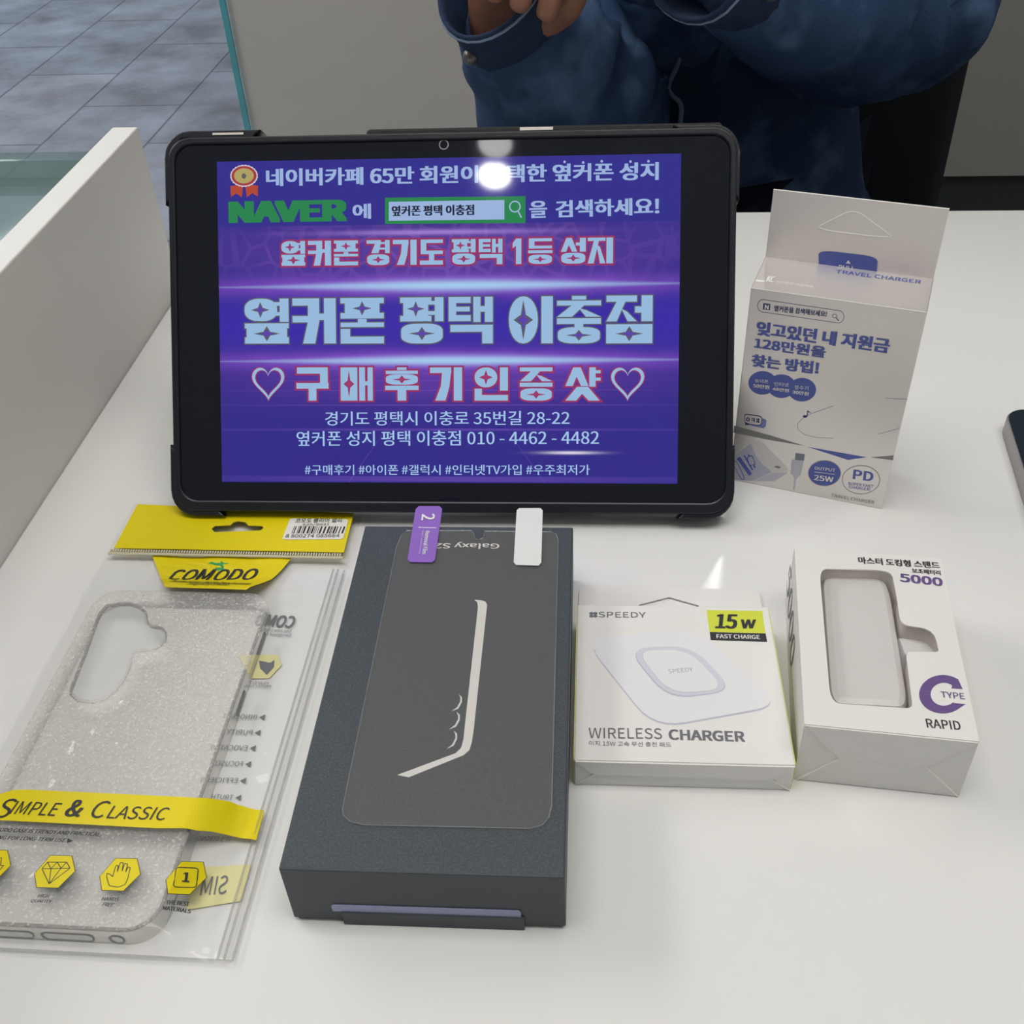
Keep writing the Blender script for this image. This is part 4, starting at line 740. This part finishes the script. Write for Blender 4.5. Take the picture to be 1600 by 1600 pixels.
# ------------------------------------------------------------------ dark phone box
W_, L_, H_ = .090, .1663, .0306
t = thing('phone_box', 'dark slate smartphone box lying flat with a white linear numeral logo', 'box', (-.0996, .1808, 0), R(.93))
m = MB(); m.box((.0008, .0008, 0), (W_ - .0008, L_ - .0008, .0045), 'slateside', .0004, 1); m.build('tray', t)
m = MB(); m.box((0, 0, .0016), (W_, L_, H_), 'slateside', .0006, 2); m.add([(.0006, .0006, H_ + .00004), (W_ - .0006, .0006, H_ + .00004), (W_ - .0006, L_ - .0006, H_ + .00004), (.0006, L_ - .0006, H_ + .00004)], [[0, 1, 2, 3]], 'slate')
put(m, S_PBT, lambda x, y, l: (x, y, H_ + .00005 + .00004 * l)); m.build('lid', t)
xs = [q[0] / 1000 for q in S_PBF[0][1][0]]; zs = [q[1] / 1000 for q in S_PBF[0][1][0]]; zlo, zhi = min(zs), max(zs)
m = MB(); m.plate([(x / 1000, z / 1000) for x, z in S_PBF[0][1][0]], [], 0, .0003, 'lav', lambda v: (v[0], -v[2] - .0001, v[1])); m.build('seal_strip', t)['label'] = 'lavender paper strip'
m = MB(); m.box((min(xs) + .003, -.0009, -.0), (max(xs) + .001, -.00005, zlo + .0003), 'slateside', .0002, 1); m.build('end_flap', t)

f = thing('screen_protector', 'clear screen film with purple and white pull tabs on the dark phone box', 'screen protector', (-.0996, .1808, H_ + .0004), R(.93))
fo = mm(S_FILM); m = MB(); m.plate(fo, [], 0, .0003, 'film'); m.build('film_sheet', f)
m = MB(); m.tube([(x, y, .0002) for x, y in fo], .00022, 'filmedge', 6, True); m.build('film_edge', f)
rest = [r for r in S_TABP if r[0] == 'T' or r[1][1] == 'white']
m = MB(); m.plate(mm([S_TABP[0]]), [], .0004, .0007, 'purple'); put(m, rest, lambda x, y, l: (x, y, .00071 + .00003 * l)); m.build('pull_tab', f)['label'] = 'purple tab numbered 2'
m = MB(); m.plate(mm(S_TABW), [], .0004, .0007, 'tabwhite'); m.build('pull_tab', f)['label'] = 'white tab'

# ------------------------------------------------------------------ wireless charger box
W_, L_, H_ = .0785, .0788, .0148; BO = (-.0089, .2390, 0)
t = thing('charger_box', 'flat white wireless charger box with a lime 15 W square', 'box', BO, R(.74))
m = MB(); m.box((.0003, 0, 0), (W_ - .0003, L_, H_), 'card', .0005, 2)
for x in (0, W_): m.box((min(x, W_ - .0004), .0006, .0004), (max(.0004, x), L_ - .0006, H_ - .0004), 'limeside')
put(m, S_WBT, lambda x, y, l: (x, y, H_ + .00003 * l)); m.build('carton', t)
def creases(rows, mt='crease', wd=.00022):
    m = MB()
    for x0, z0, x1, z1 in rows: m.tube([(x0 / 1000, -.0002, z0 / 1000), (x1 / 1000, -.0002, z1 / 1000)], wd, mt, 6)
    return m
cr = [(max(.0004, a / 1000), b / 1000) for r in S_WBF for a, b in (r[:2], r[2:])]
m = MB(); m.plate([(.0006, H_ - .0006), (cr[1][0], cr[1][1]), (cr[5][0], cr[5][1]), (W_ - .0006, H_ - .0006)], [], 0, .0006, 'card', lambda v: (v[0], -v[2], v[1])); m.build('end_flap', t)
for r in S_WBF[:2], S_WBF[2:4]: creases(r).build('tuck_crease', t)
hole = [(x, y) for x, y in mm(S_WBHOLE)]
m = MB(); m.plate(rrect(.0006, L_ - .004, .0787, .1035, .0035), [hole], .0006, .0012, 'card', bev=.0001); m.build('hang_tab', t)

# ------------------------------------------------------------------ power bank box and the power bank inside
W_, L_, H_ = .0576, .0926, .0312; BO = (.0709, .2450, 0); BY = R(-5.03)
t = thing('powerbank_box', 'white power bank box with a window cut in its lid and a purple C', 'box', BO, BY)
win = mm(S_DBWIN)
m = MB(); m.plate([(0, 0), (W_, 0), (W_, L_), (0, L_)], [win], H_ - .0006, H_, 'card')
for a, b in (((0, 0, .0003), (.0006, L_, H_ - .0006)), ((W_ - .0006, 0, .0003), (W_, L_, H_ - .0006)), ((.0006, 0, .0003), (W_ - .0006, .0006, H_ - .0006)), ((.0006, L_ - .0006, .0003), (W_ - .0006, L_, H_ - .0006)), ((0, 0, 0), (W_, L_, .0004))): m.box(a, b, 'card')
put(m, S_DBT, lambda x, y, l: (x, y, H_ + .00003 * l))
put_text(m, ('5000', -97, 6.5, -46, 6.5, 14, 'grey', .0, 0), lambda x, y, l: (-.00003 * l, -x, y)); m.build('carton', t)
i_ = grow(ccw([(x * 1000, y * 1000) for x, y in win]), .9); m = MB(); m.plate([(.001, .001), (W_ - .001, .001), (W_ - .001, L_ - .001), (.001, L_ - .001)], [[(x / 1000, y / 1000) for x, y in i_]], .006, H_ - .0012, 'cardin'); m.build('inner_tray', t)
m = MB(); m.plate([(.004, .004), (W_ - .004, .004), (W_ - .004, L_ - .004), (.004, L_ - .004)], [], H_ - .0010, H_ - .0008, 'film'); m.build('window_film', t)
cd = [(a / 1000, b / 1000) for r in S_DBF for a, b in (r[:2], r[2:])]
m = MB(); m.plate([(.0004, H_ - .0004), cd[1], cd[5], (W_ - .0004, H_ - .0004)], [], 0, .0005, 'card', lambda v: (v[0], -v[2], v[1])); m.build('end_flap', t)
m = MB(); m.plate([(.0010, .0006), cd[1], cd[5], (W_ - .001, .0006)], [], 0, .0003, 'card', lambda v: (v[0], -v[2], v[1])); m.build('end_flap', t)
for r in S_DBF[:2], S_DBF[2:4]: creases(r, wd=.0003).build('tuck_crease', t)
p = thing('power_bank', 'white stand-shaped power bank seen through the box window', 'power bank', BO, BY)
m = MB(); m.plate(mm(S_DBPB), [], .0006, .0255, 'pbank', bev=.003); m.build('body', p, 'auto')
m = MB(); m.plate(mm(S_DBPF), [], .0006, .0235, 'pbank', bev=.0012); m.build('plug_foot', p, 'auto')

# ------------------------------------------------------------------ travel charger box
W_, L_, H_ = .0724, .0314, .1044
t = thing('travel_charger_box', 'silvery white travel charger box standing upright with a hanging tab', 'box', (.0622, .4226, 0), R(-17.18))
m = MB(); m.box((0, 0, 0), (W_, L_, H_), 'tcard', .0004, 2)
TF = lambda x, z, l: (x, -.00003 * l, z)
put(m, S_TCF, TF); put(m, S_TCT, lambda x, y, l: (x, y, H_ + .00003 * l))
mg = [(27.6 + 1.05 * math.cos(2 * PI * i / 16), 91.3 + 1.05 * math.sin(2 * PI * i / 16)) for i in range(16)]; mg2 = [(27.6 + .8 * math.cos(2 * PI * i / 16), 91.3 + .8 * math.sin(2 * PI * i / 16)) for i in range(16)]
PX, PY = S_PILLC; dx, dy = PX - 27.6, PY - 91.3
m.add([TF((a + dx) / 1000, (b + dy) / 1000, 1) for a, b in mg + mg2], [[i, (i + 1) % 16, 16 + (i + 1) % 16, 16 + i] for i in range(16)], 'navy')
m.add([TF(a / 1000, b / 1000, 1) for a, b in ((PX + .6, PY - .9), (PX + .9, PY - .6), (PX + 2.1, PY - 1.9), (PX + 1.8, PY - 2.2))], [[0, 1, 2, 3]], 'navy')
for ln in S_TCline:
    for a, b in zip(ln, ln[1:]):
        d = (Vector(b) - Vector(a)).normalized(); q = Vector((-d.y, d.x)) * .09
        m.add([TF(x / 1000, z / 1000, 1) for x, z in (Vector(a) - q, Vector(b) - q, Vector(b) + q, Vector(a) + q)], [[0, 1, 2, 3]], 'navy')
m.build('carton', t)
TB = lambda v: (v[0], L_ - v[2] - .0001, v[1])
m = MB(); hl = mm(S_TCHOLE); m.plate([(.0002, H_ - .004), (W_ - .0002, H_ - .004), (W_ - .0002, .1357), (.0002, .1357)], [], 0, .0006, 'tcard', TB)
put(m, S_TCB, lambda x, z, l: (x, L_ - .00075 - .00004 * l, z)); m.tube([(.0002, L_ - .0004, .1358), (W_ - .0002, L_ - .0004, .1358)], .00035, 'crease', 6); m.tube([(x, L_ - .0007, z) for x, z in hl], .00018, 'crease', 6, True); m.build('hang_tab', t)

# ------------------------------------------------------------------ clear phone case inside its pouch
CX0, CX1, CY0, CY1, CT = -.2195, -.1415, .1690, .3255, .0096
t = thing('phone_case', 'clear frosted rubber phone case with a camera cutout, inside the yellow-headed pouch', 'phone case', (0, 0, 0))
cam_h = mm(S_CAM); m = MB(); m.plate(rrect(CX0, CY0, CX1, CY1, .011), [cam_h], CT - .0012, CT, 'tpu', bev=.0003); m.build('back_plate', t)
m = MB(); m.tube([(x, y, CT + .0002) for x, y in cam_h], .0008, 'tpuedge', 8, True); m.build('camera_ring', t, True)
def ring(m, z0, z1, o_, i_): m.plate(rrect(CX0 - o_, CY0 - o_, CX1 + o_, CY1 + o_, .011 + o_, 8), [rrect(CX0 + i_, CY0 + i_, CX1 - i_, CY1 - i_, .011 - i_, 8)], z0, z1, 'tpuedge')
m = MB(); ring(m, .0012, CT - .0003, .0002, .0012); m.build('rim', t)
for x0, x1 in ((-.1985, -.1832), (-.1800, -.1628), (-.1570, -.1525)):
    m = MB(); m.tube([(x + (.0012 if x < (x0 + x1) / 2 else -.0012) * k_, CY0 - .0005, z) for x, z, k_ in ((x0, .0042, 0), (x0, .0026, 1), (x1, .0026, 1), (x1, .0042, 0), (x1, .0060, 0), (x1, .0070, 1), (x0, .0070, 1), (x0, .0060, 0))], .00035, 'tpuedge', 6, True); m.build('port_cutout', t)
for a, b in (((CX1 + .0002, .262, .0036), (CX1 + .0009, .274, .0064)), ((CX1 + .0002, .282, .0036), (CX1 + .0009, .306, .0064))): m = MB(); m.box(a, b, 'tpuedge', .0004, 2); m.build('button_cover', t)

PX0, PX1, PY0, PY1 = -.2312, -.1152, .1632, .3962
def ph(x, y):
    dx = max(CX0 + .002 - x, 0, x - CX1 + .002); dy = max(CY0 + .002 - y, 0, y - CY1 + .002); d = math.hypot(dx, dy); e = min(x - PX0, PX1 - x, y - PY0, PY1 - y)
    k = max(0, 1 - d / .020); k = k * k * (3 - 2 * k); z = .0018 + .0098 * k
    if y > .352: z = min(z, .0034)
    z = min(z, .0012 + max(0, e) * 1.6)
    w_ = (1 - k * .94) * min(1, max(0, e) / .006)
    z += w_ * (.0013 * (noise.noise((x * 55, y * 70, 1.7)) + .3) + .0007 * abs(noise.noise((x * 160, y * 120, 5.1)))) * (0.25 if y > .356 else 1)
    return z
t = thing('pouch', 'clear plastic pouch with a yellow header and yellow band around a clear phone case', 'pouch', (0, 0, 0))
NX, NY = 78, 156
def sheet(fz):
    vs = []; 
    for j in range(NY + 1):
        for i in range(NX + 1):
            x = PX0 + (PX1 - PX0) * i / NX; y = PY0 + (PY1 - PY0) * j / NY; vs.append((x, y, fz(x, y)))
    return vs, [[j * (NX + 1) + i, j * (NX + 1) + i + 1, (j + 1) * (NX + 1) + i + 1, (j + 1) * (NX + 1) + i] for j in range(NY) for i in range(NX)]
m = MB(); m.add(*sheet(ph), 'pouch'); nfilm = len(m.f)
PTF = lambda x, y, l: (x, y, ph(x, y) + .00050 + .00004 * l)
for kind, a in S_PF:
    if kind == 'T': put_text(m, a, PTF)
    else:
        pts, mt, l = a
        if len(pts) == 4 and mt == 'yellow':
            n = 14; q = [Vector(p_) / 1000 for p_ in pts]; vs = []
            for j in range(n + 1):
                for i in range(n + 1): p0 = q[0].lerp(q[1], i / n).lerp(q[3].lerp(q[2], i / n), j / n); vs.append(PTF(p0.x, p0.y, 1))
            m.add(vs, [[j * (n + 1) + i, j * (n + 1) + i + 1, (j + 1) * (n + 1) + i + 1, (j + 1) * (n + 1) + i] for j in range(n) for i in range(n)], mt)
        else: put_poly(m, a, PTF)
bp_ = S_PBAND[0]; vs = []; cols = []
for a, b in zip(bp_, bp_[1:]):
    for s in range(18): cols.append([a[k] + (b[k] - a[k]) * s / 18 for k in range(4)])
cols.append(bp_[-1])
for c in cols:
    for j in range(7): x = (c[0] + (c[2] - c[0]) * j / 6) / 1000; y = (c[1] + (c[3] - c[1]) * j / 6) / 1000; vs.append(PTF(min(x, PX1 - .0006), y, 1))
m.add(vs, [[i * 7 + j, i * 7 + j + 1, (i + 1) * 7 + j + 1, (i + 1) * 7 + j] for i in range(len(cols) - 1) for j in range(6)], 'yellow')
for pts, cl in S_PLINE:
    pr = list(zip(pts, pts[1:])) + ([(pts[-1], pts[0])] if cl else [])
    for a, b in pr:
        d = (Vector(b) - Vector(a)); d.normalize(); q = Vector((-d.y, d.x)) * .14
        m.add([PTF(x / 1000, y / 1000, 3) for x, y in (Vector(a) - q, Vector(b) - q, Vector(b) + q, Vector(a) + q)], [[0, 1, 2, 3]], 'ink')
o = m.build('front_film', t); o.data.polygons.foreach_set('use_smooth', [i < nfilm for i in range(len(o.data.polygons))])
m = MB(); m.add(*sheet(lambda x, y: .0005), 'pouch'); put(m, S_PBK, lambda x, y, l: (x, y, .0006 + .00004 * l)); m.build('back_film', t)
m = MB(); m.plate(mm(S_PH), [mm(S_PHH)], .0042, .0046, 'yellow'); m.build('header', t)['label'] = 'yellow header with a hanging slot'
m = MB(); st = [r for r in S_PST]; m.plate(mm([st[0]]), [], .0047, .0049, 'sticker'); put(m, st[1:], lambda x, y, l: (x, y, .0049 + .00004 * l)); m.build('barcode_sticker', t)
m = MB(); m.box((-.2285, .3545, .0036), (-.1170, .3560, .0046), 'zipc', .0004, 1)
for k in range(90): x = -.2280 + k * .00122; m.box((x, .3561, .0038), (x + .0007, .3578, .0045), 'zipc')
m.build('zip_strip', t)
m = MB()
for x in (-.1208, -.1186, -.1160): m.tube([(x, y_ / 1000, .0014 + (.0006 if x > -.117 else .0012)) for y_ in range(165, 350, 8)], .00045, 'seam', 6)
for y_ in (.1650,): m.tube([(PX0 + .001, y_, .0016), (PX1 - .001, y_, .0016)], .0004, 'seam', 6)
m.build('side_seam', t)

# ------------------------------------------------------------------ the dark device at the right edge
t = thing('smartphone', 'dark navy phone with a grey side lying at the right edge of the desk', 'phone', (.2030, .4720, 0), R(-5.5))
m = MB(); m.plate(rrect(.0003, -.155, .0757, -.0003, .010), [], .0004, .0100, 'alu', bev=.0006); m.build('body', t, 'auto')
m = MB(); m.plate(rrect(.0010, -.1543, .0750, -.0010, .0095), [], .0100, .0106, 'navyglass'); m.build('back_glass', t)

# ------------------------------------------------------------------ the seller on the far side of the desk, on a black chair
HEM = [(0.0469, 0.9620, 0.0784), (0.0473, 0.9620, 0.0694), (0.0507, 0.9620, 0.0566), (0.0607, 0.9620, 0.0403), (0.0571, 0.9620, 0.0277), (0.0501, 0.9620, 0.0138), (0.0545, 0.9620, 0.0049), (0.0643, 0.9620, -0.0019), (0.0635, 0.9620, -0.0176), (0.0635, 0.9620, -0.0465)]
def skin_mesh(nodes, edges, root, sub=2):
    me = bpy.data.meshes.new('t'); me.from_pydata([n[:3] for n in nodes], edges, []); o = bpy.data.objects.new('t', me); C.objects.link(o)
    md = o.modifiers.new('s', 'SKIN'); md.use_smooth_shade = True
    for i, n in enumerate(nodes):
        s = me.skin_vertices[0].data[i]; r = n[3]; s.radius = (r, n[4] if len(n) > 4 else r); s.use_root = i == root
    sd = o.modifiers.new('d', 'SUBSURF'); sd.levels = sub; sd.render_levels = sub
    dg = bpy.context.evaluated_depsgraph_get(); dg.update(); e = o.evaluated_get(dg); k = e.to_mesh()
    vs = [v.co.copy() for v in k.vertices]; fs = [list(p.vertices) for p in k.polygons]; e.to_mesh_clear(); bpy.data.objects.remove(o); bpy.data.meshes.remove(me); return vs, fs
def fold(vs, amp, sc, seed):   # cloth folds: ridged noise pushed out from each limb
    out = []
    for v in vs:
        n = noise.noise((v.x * sc + seed, v.y * sc, v.z * sc * 1.6)); r = 1 - abs(noise.noise((v.x * sc * 1.7, v.y * sc * 1.1 + seed, v.z * sc * .9 + v.x * sc))) * 2
        out.append(v + Vector((0, -1, .25)).normalized() * amp * (n * .8 + r * .6))
    return out
PX_ = .085
pt = thing('person', 'person in a blue denim jacket sitting behind the desk with both forearms raised', 'person', (PX_, 1.12, FZ))
LOC = lambda p: (p[0] - PX_, p[1] - 1.12, p[2] - FZ)
def P3(*a): return [(*LOC(q[:3]), *q[3:]) for q in a]
SR, ER, WR = (-.100, 1.07, .235), (-.020, .945, -.015), (-.084, .838, .122)       # arm at the photo's left
SL, EL, WL = (.222, 1.08, .260), (.236, .985, .085), (.070, .842, .150)           # arm at the photo's right
HR, HL = (-.066, .830, .132), (.018, .800, .205)
BR, BL_ = (-.084, .862, .072), WL     # the wrists, just inside the cuffs
nod = P3((PX_, 1.12, -.19, .13, .10), (PX_, 1.13, -.05, .13, .095), (PX_, 1.13, .10, .14, .10), (PX_, 1.11, .235, .10, .085), (PX_, 1.10, .31, .055, .055), (PX_, 1.08, .37, .055, .06),
         (*SR, .060), (*ER, .042), (*BR, .032, .028), (*SL, .060), (*EL, .042), (*WL, .030, .026),
         (-.01, 1.10, -.21, .085), (-.03, .78, -.215, .062), (-.03, .80, -.62, .042), (-.03, .72, -.71, .036), (.18, 1.10, -.21, .085), (.20, .78, -.215, .062), (.20, .80, -.62, .042), (.20, .72, -.71, .036))
bv, bf = skin_mesh(nod, [(0, 1), (1, 2), (2, 3), (3, 4), (4, 5), (3, 6), (6, 7), (7, 8), (3, 9), (9, 10), (10, 11), (0, 12), (12, 13), (13, 14), (14, 15), (0, 16), (16, 17), (17, 18), (18, 19)], 0)
body = MB(); body.add(bv, bf, 'skin')
def hand(wr, hd, side, pitch):   # palm, four unequal curled fingers and a thumb from the palm's side
    w0, h = Vector(LOC(wr)), Vector(LOC(hd)); ax = (h - w0).normalized(); sd = Vector((side, -.25, 0)); sd = (sd - ax * sd.dot(ax)).normalized(); nm = ax.cross(sd) * side
    if nm.y < 0: nm = -nm
    L = (h - w0).length; pal = [(w0, .027, .024), (w0 + ax * L * .45, .034, .024), (w0 + ax * L * .95, .038, .020)]
    # palm across: three columns skinned together
    nd = [(*w0, .034, .031), (*(w0 + ax * L * .35), .042, .032), (*(w0 + ax * L * .8 + sd * .018), .022, .017), (*(w0 + ax * L * .8 - sd * .018), .022, .017), (*(w0 + ax * L + sd * .026), .013, .012), (*(w0 + ax * L - sd * .028), .012, .011)]
    v, f = skin_mesh(nd, [(0, 1), (1, 2), (1, 3), (2, 4), (3, 5)], 1); body.add(v, f, 'skin')
    for k, (off, ln) in enumerate(((.028, .072), (.009, .080), (-.010, .074), (-.028, .058))):
        b = w0 + ax * L * .85 + sd * off; p1 = b + ax * ln * .42 + nm * -.006; p2 = p1 + ax * ln * .10 - nm * ln * .36; p3 = p2 - ax * ln * .22 - nm * ln * .12
        v, f = skin_mesh([(*b, .0105), (*((b + p1) / 2), .0100), (*p1, .0098), (*p2, .0088), (*p3, .0074)], [(0, 1), (1, 2), (2, 3), (3, 4)], 0); body.add(v, f, 'skin')
    b = w0 + ax * L * .50 + sd * .016; p1 = b + sd * .022 + ax * .034 - nm * .008; p2 = p1 + ax * .030 - nm * .014 + sd * .004; p3 = p2 + ax * .022 - nm * .012 - sd * .006
    v, f = skin_mesh([(*b, .016), (*p1, .0130), (*p2, .0108), (*p3, .0085)], [(0, 1), (1, 2), (2, 3)], 0); body.add(v, f, 'skin')
hand(BR, HR, 1, 0); hand(WL, HL, -1, 0)
# head with a face, on the neck above
hb = bmesh.new(); bmesh.ops.create_uvsphere(hb, u_segments=40, v_segments=28, radius=1)
hc = Vector(LOC((PX_, 1.06, .475)))
for v in hb.verts:
    x, y, z = v.co; jaw = 1 - .26 * max(0, -z - .1) ; px = .075 * x * jaw; py = .095 * y * (1 - .12 * max(0, -z)); pz = .118 * z
    fr = max(0, -y)
    nose_ = math.exp(-((x / .16) ** 2 + ((z + .12) / .16) ** 2)) * fr * .022; brow = math.exp(-((z - .16) / .10) ** 2) * fr * .005
    eyes = sum(math.exp(-(((x - s * .40) / .16) ** 2 + ((z - .02) / .09) ** 2)) for s in (-1, 1)) * fr * .009; lips = math.exp(-((x / .26) ** 2 + ((z + .46) / .07) ** 2)) * fr * .006; mouth = math.exp(-((x / .24) ** 2 + ((z + .46) / .018) ** 2)) * fr * .005
    chin = math.exp(-((x / .3) ** 2 + ((z + .80) / .18) ** 2)) * fr * .010
    v.co = hc + Vector((px, py - nose_ - brow + eyes - lips + mouth - chin, pz))
body.bm(hb, 'skin')
for s in (-1, 1):
    e = bmesh.new(); bmesh.ops.create_uvsphere(e, u_segments=14, v_segments=10, radius=1)
    for v in e.verts: v.co = hc + Vector((s * .0755 + v.co.x * .008, .006 + v.co.y * .017, -.006 + v.co.z * .030))
    body.bm(e, 'skin')
    e = bmesh.new(); bmesh.ops.create_uvsphere(e, u_segments=16, v_segments=12, radius=.0115)
    for v in e.verts: v.co = hc + Vector((s * .030, -.0765, .004)) + v.co
    body.bm(e, 'white')
    e = bmesh.new(); bmesh.ops.create_uvsphere(e, u_segments=12, v_segments=8, radius=.0055)
    for v in e.verts: v.co = hc + Vector((s * .030, -.0835, .003)) + v.co
    body.bm(e, 'ink')
body.build('body', pt, True)
hm = bmesh.new(); bmesh.ops.create_uvsphere(hm, u_segments=36, v_segments=24, radius=1)
for v in hm.verts:
    x, y, z = v.co; k = 1.07 + .03 * noise.noise((x * 4, y * 4, z * 3)); cut = max(0, -y - .15) * max(0, .55 - z) * .9; low = .35 if z < -.35 and y < .2 else 0
    k -= cut * .5 + low; v.co = hc + Vector((.075 * x * k, .006 + .097 * y * k, .012 + .118 * max(z, -.62) * k))
m = MB(); m.bm(hm, 'hair'); m.build('hair', pt, True)
# denim jacket: body, two sleeves, cuffs, placket, hem
nj = P3((PX_ + .005, 1.10, -.15, .185, .125), (PX_ + .005, 1.11, -.04, .185, .125), (PX_, 1.115, .10, .18, .125), (PX_, 1.10, .215, .15, .105), (PX_, 1.09, .275, .075, .075))
v, f = skin_mesh(nj, [(0, 1), (1, 2), (2, 3), (3, 4)], 1, 3); m = MB(); m.add(fold(v, .020, 13, 2.2), f, 'denim'); jk = m.build('jacket', pt, True)
def lerp(a, b, k): return tuple(a[i] + (b[i] - a[i]) * k for i in range(3))
for (s, e, wv, r, seed) in ((SR, ER, WR, .9, 4.1), (SL, EL, WL, 1.12, 7.7)):
    e2 = (e[0], e[1] + .005, e[2] - .004); ctl = [Vector(LOC(q)) for q in (lerp(s, e2, -.08), s, lerp(s, e2, .45), lerp(lerp(s, e2, .86), wv, .06), lerp(e2, lerp(s, wv, .5), .05), lerp(e2, wv, .24), lerp(e2, wv, .55), lerp(e2, wv, .90), lerp(e2, wv, 1.1))]
    rad_ = [.06, .082, .080, .080, .081, .081, .070, .046, .04]; pts = []; rs = []
    for a_ in range(1, 7):
        for k_ in range(9):
            t_ = k_ / 9; P0, P1, P2, P3_ = ctl[a_ - 1:a_ + 3]; pts.append(.5 * ((2 * P1) + (P2 - P0) * t_ + (2 * P0 - 5 * P1 + 4 * P2 - P3_) * t_ ** 2 + (3 * P1 - P0 - 3 * P2 + P3_) * t_ ** 3)); rs.append((rad_[a_] * (1 - t_) + rad_[a_ + 1] * t_) * r)
    m = MB(); m.tube(pts, rs, 'denim', 48)
    nv = []   # drag folds run slantwise round the arm, strongest at the elbow
    for i_, v_ in enumerate(m.v):
        ri, k_ = divmod(i_, 48); c_ = pts[ri]; d_ = Vector(v_) - c_; g_ = noise.noise((k_ / 48 * 5 + ri * .10 + seed, ri * .13, seed)); q_ = 1 - abs(math.sin(ri * .42 + math.sin(k_ / 48 * 2 * PI + seed) * 2.2 + g_ * 2.5))
        w_ = min(1, (len(pts) - 1 - ri) / 8) ; nv.append(tuple(c_ + d_ * (1 + w_ * (.10 * g_ + .11 * (q_ - .35)))))
    m.v = nv; m.build('sleeve', pt, True)
    # cuff: a stiff open band round the wrist, with a button
    a, b = Vector(LOC(lerp(e2, wv, .80))), Vector(LOC(lerp(e2, wv, 1.06))); ax = (b - a).normalized(); x = ax.orthogonal().normalized(); y = ax.cross(x); n = 28; m = MB(); vs = []
    for kk, rr in ((0, .049 * r), (.35, .0475 * r), (.7, .0465 * r), (1, .0470 * r), (1.02, .0445 * r), (.9, .0425 * r), (.3, .041 * r)):
        for i in range(n): w_ = 1 + .03 * math.sin(3 * 2 * PI * i / n + seed); vs.append(a.lerp(b, kk) + (x * math.cos(2 * PI * i / n) + y * math.sin(2 * PI * i / n)) * rr * w_)
    m.add(vs, [[j * n + i, j * n + (i + 1) % n, (j + 1) * n + (i + 1) % n, (j + 1) * n + i] for j in range(6) for i in range(n)], 'denimd'); cf = m.build('cuff', pt, True)
    for kk in (.06, .94):
        m = MB(); m.tube([a.lerp(b, kk) + (x * math.cos(2 * PI * i / n) + y * math.sin(2 * PI * i / n)) * (.0485 - .001 * kk) * r * (1 + .03 * math.sin(3 * 2 * PI * i / n + seed)) for i in range(n)], .0011, 'denimseam', 6, True); m.build('stitched_edge', pt)
    bdir = Vector((-.55, -.75, .2)); tb = (a + b) / 2 + (bdir - ax * bdir.dot(ax)).normalized() * .0490 * r
    bb = bmesh.new(); bmesh.ops.create_uvsphere(bb, u_segments=12, v_segments=8, radius=.006); 
    for v_ in bb.verts: v_.co = tb + v_.co
    m = MB(); m.bm(bb, 'button'); m.build('cuff_button', pt, True)
# trousers
tn = P3((PX_, 1.12, -.19, .145, .115), (-.015, 1.06, -.20, .095), (-.03, .78, -.205, .076), (-.03, .80, -.45, .060), (-.03, .80, -.66, .055), (.185, 1.06, -.20, .095), (.20, .78, -.205, .076), (.20, .80, -.45, .060), (.20, .80, -.66, .055))
v, f = skin_mesh(tn, [(0, 1), (1, 2), (2, 3), (3, 4), (0, 5), (5, 6), (6, 7), (7, 8)], 0); m = MB(); m.add(fold(v, .004, 14, 1), f, 'trouser'); m.build('trousers', pt, True)
for x in (-.03, .20):
    v, f = skin_mesh(P3((x, .81, -.705, .036, .042), (x, .74, -.715, .034, .036), (x, .67, -.722, .034, .026)), [(0, 1), (1, 2)], 0); m = MB(); m.add(v, f, 'hair'); m.build('shoe', pt, True)

# front edge of the open jacket: a pale stitched hem over a flap of denim, with the lining showing at the bottom
hl = [LOC(q) for q in HEM]
for _ in range(2): hl = [hl[0]] + [tuple(a[i] * w_ + b[i] * (1 - w_) for i in range(3)) for a, b in zip(hl, hl[1:]) for w_ in (.75, .25)] + [hl[-1]]
m = MB(); m.tube(hl, .0024, 'denimseam', 8); m.build('jacket_hem', pt, True)
m = MB(); k = len(hl); vs = [(q[0] + d, q[1] + (.006 if d else -.0005), q[2]) for d in (0, .016, .034) for q in hl]; m.add(vs, [[j * k + i, j * k + i + 1, (j + 1) * k + i + 1, (j + 1) * k + i] for j in range(2) for i in range(k - 1)], 'denimd'); m.build('placket', pt, True)

ct = thing('office_chair', 'black upholstered chair the person in denim sits on', 'chair', (.17, 1.22, FZ))
CL = lambda a, b: (tuple(a[i] - (.17, 1.22, FZ)[i] for i in range(3)), tuple(b[i] - (.17, 1.22, FZ)[i] for i in range(3)))
m = MB(); m.box(*CL((-.10, .90, -.40), (.39, 1.30, -.31)), 'chair', .03, 4); m.build('seat', ct, 'auto')
m = MB(); m.box(*CL((-.06, 1.275, -.32), (.409, 1.355, .32)), 'chair', .035, 4); m.build('backrest', ct, 'auto')
m = MB(); m.tube([(0, -.10, .08), (0, -.10, .36)], .03, 'steel', 16); m.build('column', ct, True)
m = MB()
for k in range(5): a = 2 * PI * k / 5 + .3; m.tube([(0, -.10, .09), (.27 * math.cos(a), -.10 + .27 * math.sin(a), .065)], [.026, .016], 'chair', 10)
m.build('star_base', ct, True)
for k in range(5):
    a = 2 * PI * k / 5 + .3; q = Vector((.27 * math.cos(a), -.10 + .27 * math.sin(a), .03)); d = Vector((-math.sin(a), math.cos(a), 0)) * .018; m = MB(); m.tube([q - d, q + d], .030, 'hair', 16); m.build('caster', ct, True)
